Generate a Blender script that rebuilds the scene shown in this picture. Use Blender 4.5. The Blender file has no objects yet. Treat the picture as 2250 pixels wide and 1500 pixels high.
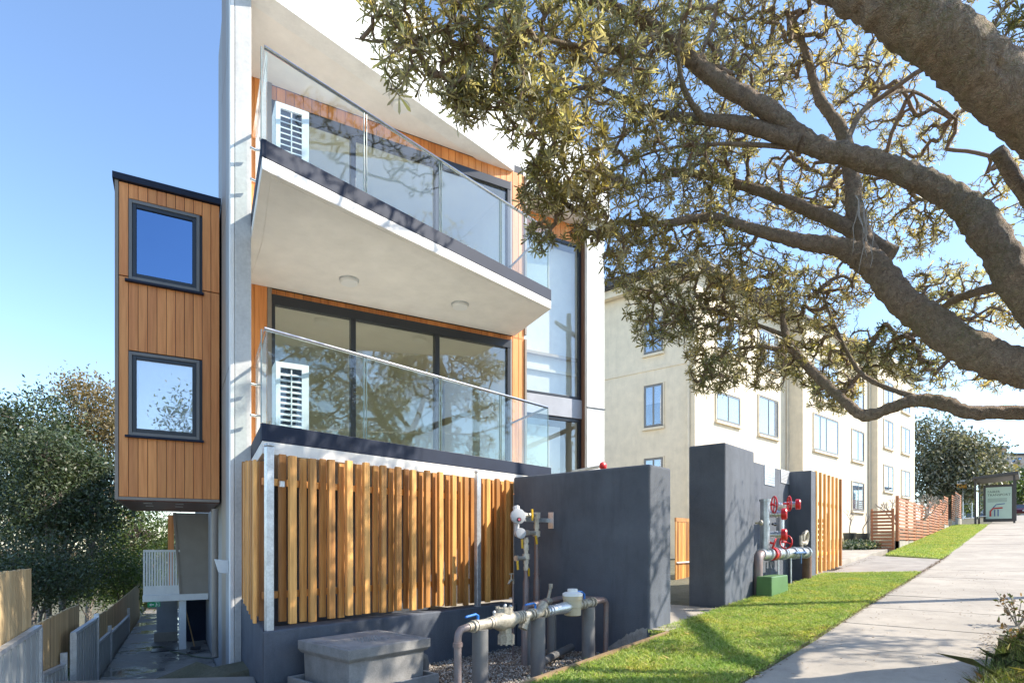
import bpy, math, random
import numpy as np
from mathutils import Vector, Matrix

RND = random.Random(11)
NPR = np.random.default_rng(5)
sc = bpy.context.scene
COL = sc.collection
rad = math.radians

# ------------------------------------------------------------------ camera, sky, sun, exposure
# World frame: X runs along the street (uphill), Y from the street towards the buildings, Z up.
EYE = 1.5                      # height of the lens above the street datum
FPX = 1300.0                   # focal length in pixels of a 2250 px wide picture
CXP, HOR = 1125.0, 1192.0      # principal column and horizon row
AL = rad(41.4)                 # angle between the view direction and the street
SA, CA = math.sin(AL), math.cos(AL)
cam_d = bpy.data.cameras.new('camera')
cam = bpy.data.objects.new('camera', cam_d); COL.objects.link(cam)
cam.location = (0, 0, EYE)
cam.rotation_euler = (rad(90), 0, -rad(90) + AL)
cam_d.sensor_fit = 'HORIZONTAL'; cam_d.sensor_width = 36.0
cam_d.lens = FPX / 2250 * 36
cam_d.shift_y = (HOR - 750) / 2250
cam_d.clip_start = 0.05; cam_d.clip_end = 3000
sc.camera = cam

SUN_EL = rad(39.0)
SUN_H = Vector((SA, -CA, 0))             # the sun stands at the camera's right hand
SUN_AZ = math.atan2(SUN_H.x, SUN_H.y)    # clockwise from +Y
w = bpy.data.worlds.new('World'); sc.world = w; w.use_nodes = True
nt = w.node_tree
bg = nt.nodes['Background']
sky = nt.nodes.new('ShaderNodeTexSky'); sky.sky_type = 'NISHITA'; sky.sun_disc = False
sky.sun_elevation = SUN_EL; sky.sun_rotation = SUN_AZ
sky.air_density = 1.0; sky.dust_density = 0.35; sky.ozone_density = 3.2; sky.altitude = 200
nt.links.new(sky.outputs[0], bg.inputs[0]); bg.inputs[1].default_value = 0.114
sun_d = bpy.data.lights.new('sun', 'SUN'); sun_d.energy = 2.95; sun_d.angle = rad(0.53)
sun_d.color = (1.0, 0.93, 0.82)
sun = bpy.data.objects.new('sun', sun_d); COL.objects.link(sun)
to_sun = Vector((SUN_H.x * math.cos(SUN_EL), SUN_H.y * math.cos(SUN_EL), math.sin(SUN_EL)))
sun.rotation_euler = to_sun.to_track_quat('Z', 'Y').to_euler(); sun.location = (10, -10, 30)
sc.view_settings.view_transform = 'Standard'; sc.view_settings.look = 'None'
sc.view_settings.gamma = 1.0; sc.view_settings.use_curve_mapping = False
sc.view_settings.exposure = 1.65
sc.render.engine = 'CYCLES'
sc.cycles.use_denoising = True
sc.cycles.max_bounces = 8; sc.cycles.transparent_max_bounces = 16
sc.cycles.diffuse_bounces = 4; sc.cycles.glossy_bounces = 4

# ------------------------------------------------------------------ frames
def W(x, d, h):                  # right of the lens, ahead of it, above it
    return Vector((SA * x + CA * d, -CA * x + SA * d, EYE + h))
def P(px, py, d):
    return W((px - CXP) / FPX * d, d, (HOR - py) / FPX * d)
def onM(px, m):                  # where a sight line meets a plane parallel to the street -> s
    r = (px - CXP) / FPX
    return (r * SA * m + CA * m) / (SA - r * CA)
def onS(px, s):
    r = (px - CXP) / FPX
    return (SA * s - r * CA * s) / (CA + r * SA)
def pathz(s):
    if s < 20: return 0.05 * s
    if s < 62: return 1.0 + 0.066 * (s - 20)
    return 1.0 + 0.066 * 42 + 0.02 * (s - 62)
def G(px, py, off=0.0):          # ground point under a pixel on the street slope
    lo, hi = 1.0, 90.0
    for _ in range(60):
        d = (lo + hi) / 2; p = P(px, py, d)
        if p.z > pathz(p.x) + off: lo = d
        else: hi = d
    return P(px, py, lo)
# the apartment building is turned about 19 degrees against the street
BA = rad(18.95)
OB = (8.55, 7.50)
def B(u, v, h):
    return Vector((OB[0] + u * math.cos(BA) + v * math.sin(BA), OB[1] - u * math.sin(BA) + v * math.cos(BA), EYE + h))
BUx = Vector((math.cos(BA), -math.sin(BA), 0)); BVx = Vector((math.sin(BA), math.cos(BA), 0))
ZV = Vector((0, 0, 1)); SV = Vector((1, 0, 0)); MV = Vector((0, 1, 0))
def S(s, m, z): return Vector((s, m, z))

# ------------------------------------------------------------------ mesh helpers
class MB:
    def __init__(self): self.v = []; self.f = []
    def add(self, vs, fs):
        n = len(self.v); self.v.extend([tuple(p) for p in vs]); self.f.extend([tuple(i + n for i in q) for q in fs]); return self
    def hexa(self, a, b):        # two quads (bottom ring, top ring)
        return self.add(list(a) + list(b), [(3, 2, 1, 0), (4, 5, 6, 7), (0, 1, 5, 4), (1, 2, 6, 5), (2, 3, 7, 6), (3, 0, 4, 7)])
    def obox(self, o, ex, ey, ez):
        o, ex, ey, ez = Vector(o), Vector(ex), Vector(ey), Vector(ez)
        if ex.cross(ey).dot(ez) < 0: ex, ey = ey, ex
        a = [o, o + ex, o + ex + ey, o + ey]
        return self.hexa(a, [p + ez for p in a])
    def bbox(self, u0, u1, v0, v1, h0, h1):       # box in the building frame
        return self.obox(B(u0, v0, h0), BUx * (u1 - u0), BVx * (v1 - v0), ZV * (h1 - h0))
    def sbox(self, s0, s1, m0, m1, z0, z1):       # box in the street frame (world z)
        return self.obox((s0, m0, z0), SV * (s1 - s0), MV * (m1 - m0), ZV * (z1 - z0))
    def prism(self, poly, z0, z1):                # poly ccw list of (x, y); z may be callables
        n = len(poly)
        ar = sum(poly[i][0] * poly[(i + 1) % n][1] - poly[(i + 1) % n][0] * poly[i][1] for i in range(n))
        if ar < 0: poly = poly[::-1]
        g = lambda z, p: z(p[0], p[1]) if callable(z) else z
        vs = [(p[0], p[1], g(z0, p)) for p in poly] + [(p[0], p[1], g(z1, p)) for p in poly]
        fs = [tuple(range(n - 1, -1, -1)), tuple(range(n, 2 * n))] + [(i, (i + 1) % n, n + (i + 1) % n, n + i) for i in range(n)]
        return self.add(vs, fs)
    def tube(self, pts, rs, n=8, cap=True):
        pts = [Vector(p) for p in pts]
        if not hasattr(rs, '__len__'): rs = [rs] * len(pts)
        k = len(pts); vs = []; fs = []
        t0 = (pts[1] - pts[0]).normalized()
        ref = Vector((0, 0, 1)) if abs(t0.z) < 0.9 else Vector((1, 0, 0))
        u = t0.cross(ref).normalized()
        for i in range(k):
            t = (pts[min(i + 1, k - 1)] - pts[max(i - 1, 0)])
            if t.length < 1e-9: t = t0
            t.normalize(); u = (u - t * u.dot(t))
            if u.length < 1e-6: u = t.orthogonal()
            u.normalize(); q = t.cross(u)
            for j in range(n):
                a = 2 * math.pi * j / n
                vs.append(pts[i] + (u * math.cos(a) + q * math.sin(a)) * rs[i])
        for i in range(k - 1):
            for j in range(n):
                fs.append((i * n + j, i * n + (j + 1) % n, (i + 1) * n + (j + 1) % n, (i + 1) * n + j))
        if cap: fs.append(tuple(range(n - 1, -1, -1))); fs.append(tuple((k - 1) * n + j for j in range(n)))
        return self.add(vs, fs)
    def cyl(self, a, b, r, r2=None, n=14): return self.tube([a, b], [r, r if r2 is None else r2], n)
    def lathe(self, c, axis, prof, n=16):         # prof: (distance along axis, radius)
        c = Vector(c); axis = Vector(axis).normalized()
        return self.tube([c + axis * (d + i * 1e-5) for i, (d, r) in enumerate(prof)], [max(r, 1e-4) for d, r in prof], n)
    def ell(self, c, rx, ry, rz, n=10, k=6):
        c = Vector(c); vs = [c - Vector((0, 0, rz))]; fs = []
        for i in range(1, k):
            a = -math.pi / 2 + math.pi * i / k
            for j in range(n):
                b = 2 * math.pi * j / n
                vs.append(c + Vector((rx * math.cos(a) * math.cos(b), ry * math.cos(a) * math.sin(b), rz * math.sin(a))))
        vs.append(c + Vector((0, 0, rz))); L = len(vs) - 1
        for j in range(n):
            fs.append((0, 1 + (j + 1) % n, 1 + j)); fs.append((L, L - n + j, L - n + (j + 1) % n))
        for i in range(k - 2):
            for j in range(n):
                a = 1 + i * n
                fs.append((a + j, a + (j + 1) % n, a + n + (j + 1) % n, a + n + j))
        return self.add(vs, fs)
    def torus(self, c, axis, R0, r, n=18, k=6):
        axis = Vector(axis).normalized(); u = axis.orthogonal().normalized(); q = axis.cross(u); c = Vector(c)
        pts = [c + (u * math.cos(2 * math.pi * i / n) + q * math.sin(2 * math.pi * i / n)) * R0 for i in range(n + 1)]
        return self.tube(pts, r, k, cap=False)
    def build(self, name, mat, parent=None, smooth=False, bevel=0.0, seg=2):
        off = Vector(parent['_o']) if parent is not None else Vector((0, 0, 0))
        return mesh_obj(name, [(p[0] - off.x, p[1] - off.y, p[2] - off.z) for p in self.v], self.f, mat, parent, smooth, bevel, seg)

def mesh_obj(name, vs, fs, mat, parent=None, smooth=False, bevel=0.0, seg=2):
    me = bpy.data.meshes.new(name); me.from_pydata(vs, [], fs); me.update()
    if mat is not None: me.materials.append(mat)
    if smooth:
        me.polygons.foreach_set('use_smooth', [True] * len(me.polygons))
        try: me.set_sharp_from_angle(angle=rad(38))
        except Exception: pass
    o = bpy.data.objects.new(name, me); COL.objects.link(o)
    o['_o'] = (0.0, 0.0, 0.0)
    if parent is not None:
        o.parent = parent; o['_o'] = parent['_o']
    if bevel > 0:
        b = o.modifiers.new('bevel', 'BEVEL'); b.width = bevel; b.segments = seg; b.limit_method = 'ANGLE'; b.angle_limit = rad(40)
    return o
def np_mesh(name, V, F, mat, parent=None, loops=None):
    """fast mesh from arrays; F is (n, k) with constant k"""
    off = np.array(parent['_o']) if parent is not None else np.zeros(3)
    me = bpy.data.meshes.new(name); n, k = F.shape
    me.vertices.add(len(V)); me.vertices.foreach_set('co', (V - off).astype(np.float32).ravel())
    me.loops.add(n * k); me.loops.foreach_set('vertex_index', F.astype(np.int32).ravel())
    me.polygons.add(n); me.polygons.foreach_set('loop_start', np.arange(0, n * k, k, dtype=np.int32))
    me.update(calc_edges=True); me.validate()
    me.materials.append(mat)
    o = bpy.data.objects.new(name, me); COL.objects.link(o); o['_o'] = (0.0, 0.0, 0.0)
    if parent is not None: o.parent = parent; o['_o'] = parent['_o']
    return o
def tag(o, label=None, cat=None, group=None, kind=None):
    if label: o['label'] = label
    if cat: o['category'] = cat
    if group: o['group'] = group
    if kind: o['kind'] = kind
    return o
def thing(name, loc, label, cat, group=None):
    o = bpy.data.objects.new(name, None); COL.objects.link(o); o.location = loc; o.empty_display_size = 0.2
    o['_o'] = tuple(loc); return tag(o, label, cat, group)
def place(src, name, parent, loc, rot=None, scale=None):
    """a copy of a piece sharing its mesh; loc in world coordinates"""
    o = bpy.data.objects.new(name, src); COL.objects.link(o)
    off = Vector(parent['_o']); o.location = Vector(loc) - off; o['_o'] = parent['_o']
    if rot is not None: o.rotation_euler = rot
    if scale is not None: o.scale = scale
    o.parent = parent; return o

# ------------------------------------------------------------------ materials
def nodes(name):
    m = bpy.data.materials.new(name); m.use_nodes = True
    t = m.node_tree; b = t.nodes['Principled BSDF']
    return m, t, b
def N(t, kind, **kw):
    n = t.nodes.new(kind)
    for k, v in kw.items():
        if k in n.inputs.keys() if hasattr(n.inputs, 'keys') else False: n.inputs[k].default_value = v
        else: setattr(n, k, v)
    return n
def c4(c): return (c[0], c[1], c[2], 1.0)
def mixc(t, fac, a, b, mode='MIX'):
    n = t.nodes.new('ShaderNodeMix'); n.data_type = 'RGBA'; n.blend_type = mode
    for sock, val in ((n.inputs[0], fac), (n.inputs[6], a), (n.inputs[7], b)):
        if isinstance(val, (int, float)): sock.default_value = val
        elif isinstance(val, tuple): sock.default_value = val
        else: t.links.new(val, sock)
    return n.outputs[2]
def coords(t, scale=(1, 1, 1), kind='Object'):
    tc = t.nodes.new('ShaderNodeTexCoord'); mp = t.nodes.new('ShaderNodeMapping'); mp.inputs['Scale'].default_value = scale
    t.links.new(tc.outputs[kind], mp.inputs[0]); return mp.outputs[0]
def noise(t, vec, scale, detail=4, rough=0.55):
    n = t.nodes.new('ShaderNodeTexNoise'); n.inputs['Scale'].default_value = scale; n.inputs['Detail'].default_value = detail
    n.inputs['Roughness'].default_value = rough
    t.links.new(vec, n.inputs['Vector']); return n.outputs['Fac']
def ramp(t, fac, stops):
    r = t.nodes.new('ShaderNodeValToRGB'); e = r.color_ramp.elements
    while len(e) < len(stops): e.new(0.5)
    for i, (p, c) in enumerate(stops): e[i].position = p; e[i].color = c4(c) if len(c) == 3 else c
    t.links.new(fac, r.inputs[0]); return r.outputs[0]
def mathn(t, op, a, b=None):
    n = t.nodes.new('ShaderNodeMath'); n.operation = op
    for i, v in ((0, a), (1, b)):
        if v is None: continue
        if isinstance(v, (int, float)): n.inputs[i].default_value = v
        else: t.links.new(v, n.inputs[i])
    return n.outputs[0]
def bump(t, b, h, strength=0.3, dist=0.01):
    n = t.nodes.new('ShaderNodeBump'); n.inputs['Strength'].default_value = strength; n.inputs['Distance'].default_value = dist
    t.links.new(h, n.inputs['Height']); t.links.new(n.outputs[0], b.inputs['Normal'])
MATS = {}
def plain(name, col, rough=0.6, metal=0.0, var=0.12, scale=3.0, fine=60.0, bmp=0.15, bdist=0.004, spec=0.5, col2=None, stain=0.0):
    if name in MATS: return MATS[name]
    m, t, b = nodes(name); v = coords(t)
    n1 = noise(t, v, scale, 6, 0.6); n2 = noise(t, v, fine, 3, 0.6)
    lo = tuple(c * (1 - var * 1.6) for c in col); hi = tuple(min(1, c * (1 + var * 1.2)) for c in col)
    if col2 is not None: lo = col2
    base = ramp(t, n1, [(0.3, lo), (0.7, hi)])
    base = mixc(t, 0.35 * min(1, var * 4), base, ramp(t, n2, [(0.35, tuple(c * 0.6 for c in col)), (0.65, hi)]))
    if stain > 0:
        vs = coords(t, (2.2, 2.2, 0.35)); n3 = noise(t, vs, 2.2, 5, 0.7)
        base = mixc(t, ramp(t, n3, [(0.5, (0, 0, 0)), (0.75, (stain,) * 3)]), base, c4(tuple(c * 0.45 for c in col)))
    t.links.new(base, b.inputs['Base Color'])
    b.inputs['Roughness'].default_value = rough; b.inputs['Metallic'].default_value = metal
    b.inputs['Specular IOR Level'].default_value = spec
    if bmp > 0: bump(t, b, n2, bmp, bdist)
    MATS[name] = m; return m
def wood(name, col, dark, axis='z', rough=0.5, rnd=0.35, gs=1.0):
    if name in MATS: return MATS[name]
    m, t, b = nodes(name)
    st = {'z': (28, 28, 1.6), 'x': (1.6, 28, 28), 'y': (28, 1.6, 28)}[axis]
    tc = t.nodes.new('ShaderNodeTexCoord'); oi = t.nodes.new('ShaderNodeObjectInfo')
    mp = t.nodes.new('ShaderNodeMapping'); mp.inputs['Scale'].default_value = tuple(q * gs for q in st)
    ofs = t.nodes.new('ShaderNodeVectorMath'); ofs.operation = 'SCALE'; ofs.inputs[0].default_value = (13.7, 7.3, 5.1)
    t.links.new(oi.outputs['Random'], ofs.inputs['Scale']); t.links.new(ofs.outputs[0], mp.inputs['Location'])
    t.links.new(tc.outputs['Object'], mp.inputs[0])
    g = noise(t, mp.outputs[0], 1.0, 6, 0.6); g2 = noise(t, mp.outputs[0], 0.25, 3)
    c = ramp(t, g, [(0.28, dark), (0.62, col)])
    c = mixc(t, ramp(t, g2, [(0.35, (0, 0, 0)), (0.75, (0.6,) * 3)]), c, c4(tuple(min(1, q * 1.35) for q in col)))
    rr = ramp(t, oi.outputs['Random'], [(0.0, (1 - rnd, 1 - rnd * 1.15, 1 - rnd * 1.3)), (1.0, (1 + rnd * 0.5, 1 + rnd * 0.45, 1 + rnd * 0.35))])
    c = mixc(t, 1.0, c, rr, 'MULTIPLY')
    t.links.new(c, b.inputs['Base Color']); b.inputs['Roughness'].default_value = rough
    bump(t, b, g, 0.25, 0.002)
    MATS[name] = m; return m
def glass(name, tint=(0.93, 0.97, 0.96), base=0.06, gain=0.9, power=4.0, wave=0.0, grime=0.0, gtint=(1, 1, 1)):
    if name in MATS: return MATS[name]
    m, t, b = nodes(name); t.nodes.remove(b); out = t.nodes['Material Output']
    tr = N(t, 'ShaderNodeBsdfTransparent'); tr.inputs[0].default_value = c4(tint)
    gl = N(t, 'ShaderNodeBsdfGlossy'); gl.inputs['Roughness'].default_value = 0.0; gl.inputs[0].default_value = c4(gtint)
    lw = N(t, 'ShaderNodeLayerWeight'); lw.inputs[0].default_value = 0.5
    f = mathn(t, 'ADD', mathn(t, 'MULTIPLY', mathn(t, 'POWER', lw.outputs['Facing'], power), gain), base)
    mx = N(t, 'ShaderNodeMixShader'); t.links.new(f, mx.inputs[0]); t.links.new(tr.outputs[0], mx.inputs[1]); t.links.new(gl.outputs[0], mx.inputs[2])
    res = mx.outputs[0]
    if wave > 0:
        nn = noise(t, coords(t), 1.6, 2); bp = N(t, 'ShaderNodeBump'); bp.inputs['Strength'].default_value = wave; bp.inputs['Distance'].default_value = 0.02
        t.links.new(nn, bp.inputs['Height']); t.links.new(bp.outputs[0], gl.inputs['Normal'])
    if grime > 0:                       # dust and water marks on the pane
        df = N(t, 'ShaderNodeBsdfDiffuse'); df.inputs[0].default_value = (0.75, 0.8, 0.8, 1)
        v = coords(t, (5, 5, 0.9)); g = ramp(t, noise(t, v, 2.5, 6, 0.7), [(0.45, (0, 0, 0)), (0.8, (grime,) * 3)])
        m2 = N(t, 'ShaderNodeMixShader'); t.links.new(g, m2.inputs[0]); t.links.new(res, m2.inputs[1]); t.links.new(df.outputs[0], m2.inputs[2]); res = m2.outputs[0]
    t.links.new(res, out.inputs[0]); MATS[name] = m; return m
def leafmat(name, front, back, rnd=0.5, trans=0.35, rough=0.45, yellow=None):
    if name in MATS: return MATS[name]
    m, t, b = nodes(name); out = t.nodes['Material Output']
    ge = N(t, 'ShaderNodeNewGeometry')
    var = ramp(t, ge.outputs['Random Per Island'], [(0.0, (1 - rnd,) * 3), (0.85, (1 + rnd * 0.4,) * 3), (1.0, yellow or (1 + rnd * 0.6,) * 3)])
    c = mixc(t, ge.outputs['Backfacing'], c4(front), c4(back))
    c = mixc(t, 1.0, c, var, 'MULTIPLY')
    c = mixc(t, 1.0, c, ramp(t, noise(t, coords(t), 1.3, 3), [(.3, (.75, .88, .85)), (.5, (1, 1, 1)), (.72, (1.2, 1.08, .86))]), 'MULTIPLY')
    t.links.new(c, b.inputs['Base Color']); b.inputs['Roughness'].default_value = rough
    tl = N(t, 'ShaderNodeBsdfTranslucent'); t.links.new(mixc(t, 1.0, c, (1.45, 1.32, 0.66, 1), 'MULTIPLY'), tl.inputs[0])
    mx = N(t, 'ShaderNodeMixShader'); mx.inputs[0].default_value = trans
    t.links.new(b.outputs[0], mx.inputs[1]); t.links.new(tl.outputs[0], mx.inputs[2]); t.links.new(mx.outputs[0], out.inputs[0])
    MATS[name] = m; return m
def bark(name, c1, c2, moss=None, sc=9.0, dist=0.03, lichen=None):
    if name in MATS: return MATS[name]
    m, t, b = nodes(name); v = coords(t)
    nv = t.nodes.new('ShaderNodeTexNoise'); nv.inputs['Scale'].default_value = sc * .8; nv.inputs['Detail'].default_value = 5; t.links.new(v, nv.inputs['Vector'])
    sca = t.nodes.new('ShaderNodeVectorMath'); sca.operation = 'SCALE'; sca.inputs['Scale'].default_value = 2.4 / sc; t.links.new(nv.outputs['Color'], sca.inputs[0])
    wv = t.nodes.new('ShaderNodeVectorMath'); wv.operation = 'ADD'; t.links.new(v, wv.inputs[0]); t.links.new(sca.outputs[0], wv.inputs[1])
    def vor(k, feat):
        n = N(t, 'ShaderNodeTexVoronoi'); n.feature = feat; n.inputs['Scale'].default_value = k; t.links.new(wv.outputs[0], n.inputs['Vector']); return n.outputs['Distance']
    crack = ramp(t, vor(sc * 2.6, 'DISTANCE_TO_EDGE'), [(0, (0, 0, 0)), (.3, (1, 1, 1))])
    fine = ramp(t, vor(sc * 7, 'DISTANCE_TO_EDGE'), [(0, (0, 0, 0)), (.25, (1, 1, 1))])
    nn = noise(t, v, sc * 2.4, 8, 0.7)
    h = mathn(t, 'ADD', mathn(t, 'MULTIPLY', crack, .16), mathn(t, 'ADD', mathn(t, 'MULTIPLY', fine, .16), mathn(t, 'MULTIPLY', nn, .85)))
    c = ramp(t, h, [(0.25, c2), (0.62, c1), (0.95, tuple(min(1, q * 1.35) for q in c1))])
    c = mixc(t, ramp(t, noise(t, v, 1.7, 4), [(.4, (0, 0, 0)), (.7, (.55,) * 3)]), c, mixc(t, 1.0, c, (1.15, 1.12, 1.1, 1), 'MULTIPLY'))
    if moss:
        n3 = noise(t, v, 2.3, 5, 0.7); n4 = noise(t, v, 45, 2)
        f = mathn(t, 'MULTIPLY', ramp(t, n3, [(0.45, (0, 0, 0)), (0.7, (0.85,) * 3)]), ramp(t, n4, [(0.4, (0.15,) * 3), (0.62, (1,) * 3)]))
        c = mixc(t, f, c, c4(moss))
    if lichen:
        c = mixc(t, ramp(t, noise(t, v, 60, 3, .6), [(.60, (0, 0, 0)), (.68, (.8,) * 3)]), c, c4(lichen))
    t.links.new(c, b.inputs['Base Color']); b.inputs['Roughness'].default_value = 0.9
    bump(t, b, h, 1.0, dist); MATS[name] = m; return m

M_WHITE = plain('white_render', (0.84, 0.83, 0.79), 0.8, var=0.06, fine=35, bmp=0.12, stain=0.12)
M_CONC = plain('precast_concrete', (0.58, 0.575, 0.55), 0.8, var=0.14, scale=1.6, fine=25, bmp=0.2, stain=0.35)
M_PANEL = plain('grey_panel', (0.36, 0.37, 0.38), 0.7, var=0.1, bmp=0.06, stain=0.2)
M_SOFFIT = plain('soffit_render', (0.85, 0.815, 0.755), 0.85, var=0.05, fine=90, bmp=0.15)
M_NAVY = plain('navy_paint_metal', (0.020, 0.028, 0.052), 0.62, var=0.12, bmp=0.03, spec=0.25)
M_NAVYW = plain('navy_textured_render', (0.108, 0.120, 0.142), 0.85, var=0.26, scale=1.1, fine=110, bmp=0.9, bdist=0.007, stain=0.45)
M_FRAME = plain('charcoal_aluminium', (0.022, 0.026, 0.034), 0.35, var=0.08, bmp=0.0)
M_PLANK = wood('cladding_board', (0.86, 0.325, 0.098), (0.66, 0.215, 0.052), 'z', 0.5, 0.18)
M_SLAT = wood('blackbutt_slat', (0.78, 0.40, 0.12), (0.40, 0.165, 0.04), 'z', 0.5, 0.55)
M_TRIM = plain('taupe_trim', (0.30, 0.25, 0.20), 0.5, var=0.05, bmp=0.0)
M_GALV = plain('galvanised_steel', (0.62, 0.64, 0.66), 0.42, metal=0.75, var=0.18, scale=9, bmp=0.05)
M_STEEL = plain('polished_steel', (0.55, 0.56, 0.58), 0.18, metal=1.0, var=0.05, bmp=0.0)
M_GLASS_D = glass('door_glass', (0.95, 0.965, 0.94), 0.10, 0.85, 3.5, wave=0.03)
M_GLASS_B = glass('balustrade_glass', (0.92, 0.965, 0.955), 0.04, 0.9, 3.8, wave=0.02, grime=0.006)
M_GLASS_W = glass('window_glass', (0.10, 0.14, 0.22), 0.42, 0.5, 3.0, wave=0.10, gtint=(0.32, 0.52, 0.85))  # deep blue of the reflected sky is put into the gloss tint
M_CREAM = plain('cream_render', (0.78, 0.675, 0.50), 0.85, var=0.06, fine=30, bmp=0.12, stain=0.2)
M_INT = plain('interior_paint', (0.84, 0.80, 0.68), 0.8, var=0.03, bmp=0.0)
M_LAMP = plain('lamp_opal', (0.8, 0.8, 0.78), 0.4, var=0.02, bmp=0.0)
M_PATH = plain('footpath_concrete', (0.385, 0.338, 0.275), 0.85, var=0.19, scale=1.1, fine=140, bmp=0.35, bdist=0.003, stain=0.4)
M_DRIVE = plain('apron_concrete', (0.31, 0.275, 0.235), 0.88, var=0.2, scale=2.0, fine=120, bmp=0.35, bdist=0.003)
M_PIT = plain('pit_concrete', (0.27, 0.26, 0.245), 0.85, var=0.22, scale=5, fine=90, bmp=0.5, bdist=0.004, stain=0.3)
M_SOIL = plain('soil', (0.11, 0.085, 0.06), 0.95, var=0.3, scale=6, fine=50, bmp=0.6, bdist=0.02)

# ------------------------------------------------------------------ ground
def bframe(s, m):
    ds, dm = s - OB[0], m - OB[1]
    return ds * math.cos(BA) - dm * math.sin(BA), ds * math.sin(BA) + dm * math.cos(BA)
def ground_z(s, m):
    z = pathz(s) - 0.16
    u, v = bframe(s, m)
    if 2.3 < s < 7.4 and 3.3 < m < 6.6: z = -0.42
    if s < 2.9 and m > 3.2: z = min(z, -0.16)
    if u < -4.4 and v > -1.3: z = -1.55 - min(2.2, 0.05 * max(0, v))
    if u < -7.2 and v > -1.3: z = -2.0 - min(3.0, 0.06 * max(0, v))
    if u < -7.2 and -6 < v <= -1.3: z = min(z, -0.5)
    if m > 30 and s > 10: z = max(z - 0.0, z)
    return z
gs_ = sorted(set([-400, -250, -150, -90, -60, -40, -25, -15] + [round(-10 + 0.5 * i, 2) for i in range(0, 91)] + [37, 39, 41, 43, 46, 50, 55, 60, 70, 85, 110, 150, 220, 320, 500]))
gm_ = sorted(set([-400, -250, -150, -90, -60, -35, -20, -12, -8] + [round(-6 + 0.5 * i, 2) for i in range(0, 61)] + [26, 28, 31, 35, 40, 50, 65, 90, 130, 200, 320, 500]))
vs = [(a, b, ground_z(a, b)) for b in gm_ for a in gs_]
nx = len(gs_); fs = [(j * nx + i, j * nx + i + 1, (j + 1) * nx + i + 1, (j + 1) * nx + i) for j in range(len(gm_) - 1) for i in range(nx - 1)]
M_GROUND = plain('garden_ground', (0.13, 0.115, 0.075), 0.95, var=0.35, scale=1.5, fine=30, bmp=0.6, bdist=0.03, col2=(0.06, 0.07, 0.03))
tag(mesh_obj('ground', vs, fs, M_GROUND), kind='structure')

# pale concrete road on the camera's right, out of the picture but bouncing light onto the fronts
rdm = plain('road_concrete', (0.36, 0.345, 0.32), 0.9, var=0.12, scale=0.8, fine=60, bmp=0.2)
rdo = MB()
for a_, b_ in ((-60, 20), (20, 62)): rdo.prism([(a_, -11.5), (a_, -3.25), (b_, -3.25), (b_, -11.5)], lambda s, m: pathz(s) - .5, lambda s, m: pathz(s) - .11)
tag(rdo.build('road', rdm), kind='structure')
# footpath of poured slabs
fp = tag(MB().prism([(-3, 0.31), (-3, 1.91), (20, 1.91), (20, -.34), (8.8, -.34), (8.6, .31)], lambda s, m: pathz(s) - 0.14, lambda s, m: pathz(s) - 0.018)
         .prism([(20, -.34), (20, 1.91), (60, 1.91), (60, -.34)], lambda s, m: pathz(s) - 0.14, lambda s, m: pathz(s) - 0.018).build('footpath', M_SOIL), kind='structure')
s0 = -2.0; k = 0
while s0 < 58:
    ln = 1.55 if s0 < 12 else 1.9
    dz = RND.uniform(-0.004, 0.004)
    rt = .3 if s0 < 7.5 else -.35
    MB().prism([(s0 + 0.009, rt), (s0 + 0.009 + RND.uniform(-.01, .01), 1.92 + RND.uniform(-.02, .02)), (s0 + ln - 0.009, 1.92 + RND.uniform(-.02, .02)), (s0 + ln - 0.009, rt)],
               lambda s, m: pathz(s) - 0.12, lambda s, m: pathz(s) + dz).build('slab', M_PATH, fp, bevel=0.006)
    s0 += ln; k += 1
# concrete apron between the two lawns, with the neighbour's raised entrance slab
pa = [G(2030, 1262), G(1880, 1243)]
ap = MB()
ap.prism([(16.6, 1.935), (15.4, 3.70), (17.2, 3.72), (17.2, 3.85), (21.6, 3.85), (20.6, 1.935)], lambda s, m: pathz(s) - 0.14, lambda s, m: pathz(s) - 0.006)
apo = tag(ap.build('crossing', M_DRIVE, bevel=0.005), kind='structure')
ent = MB().prism([(17.25, 3.87), (17.25, 7.6), (24.6, 7.6), (24.6, 3.87)], lambda s, m: pathz(17.2) - 0.3, lambda s, m: pathz(s) * 0.6 + pathz(20) * 0.4 + 0.10)
tag(ent.build('entrance_slab', M_PATH, bevel=0.015), kind='structure')
# paved entry between the two navy walls
tag(MB().prism([(6.95, 3.5), (6.95, 11.0), (9.5, 11.0), (9.5, 3.5)], lambda s, m: 0.1, lambda s, m: 0.385 + 0.02 * (s - 7)).build('entry_paving', M_PATH), kind='structure')
# forecourt slab at the head of the side passage
LIPZ = -0.005
lip = MB().prism([(-3, 3.3), (2.86, 3.3), (2.86, 6.02), (3.1, 6.62), (2.45, 7.2), (1.62, 7.95), (-3, 9.2)], -0.62, LIPZ)
tag(lip.build('forecourt', M_DRIVE, bevel=0.02), kind='structure')

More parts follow.
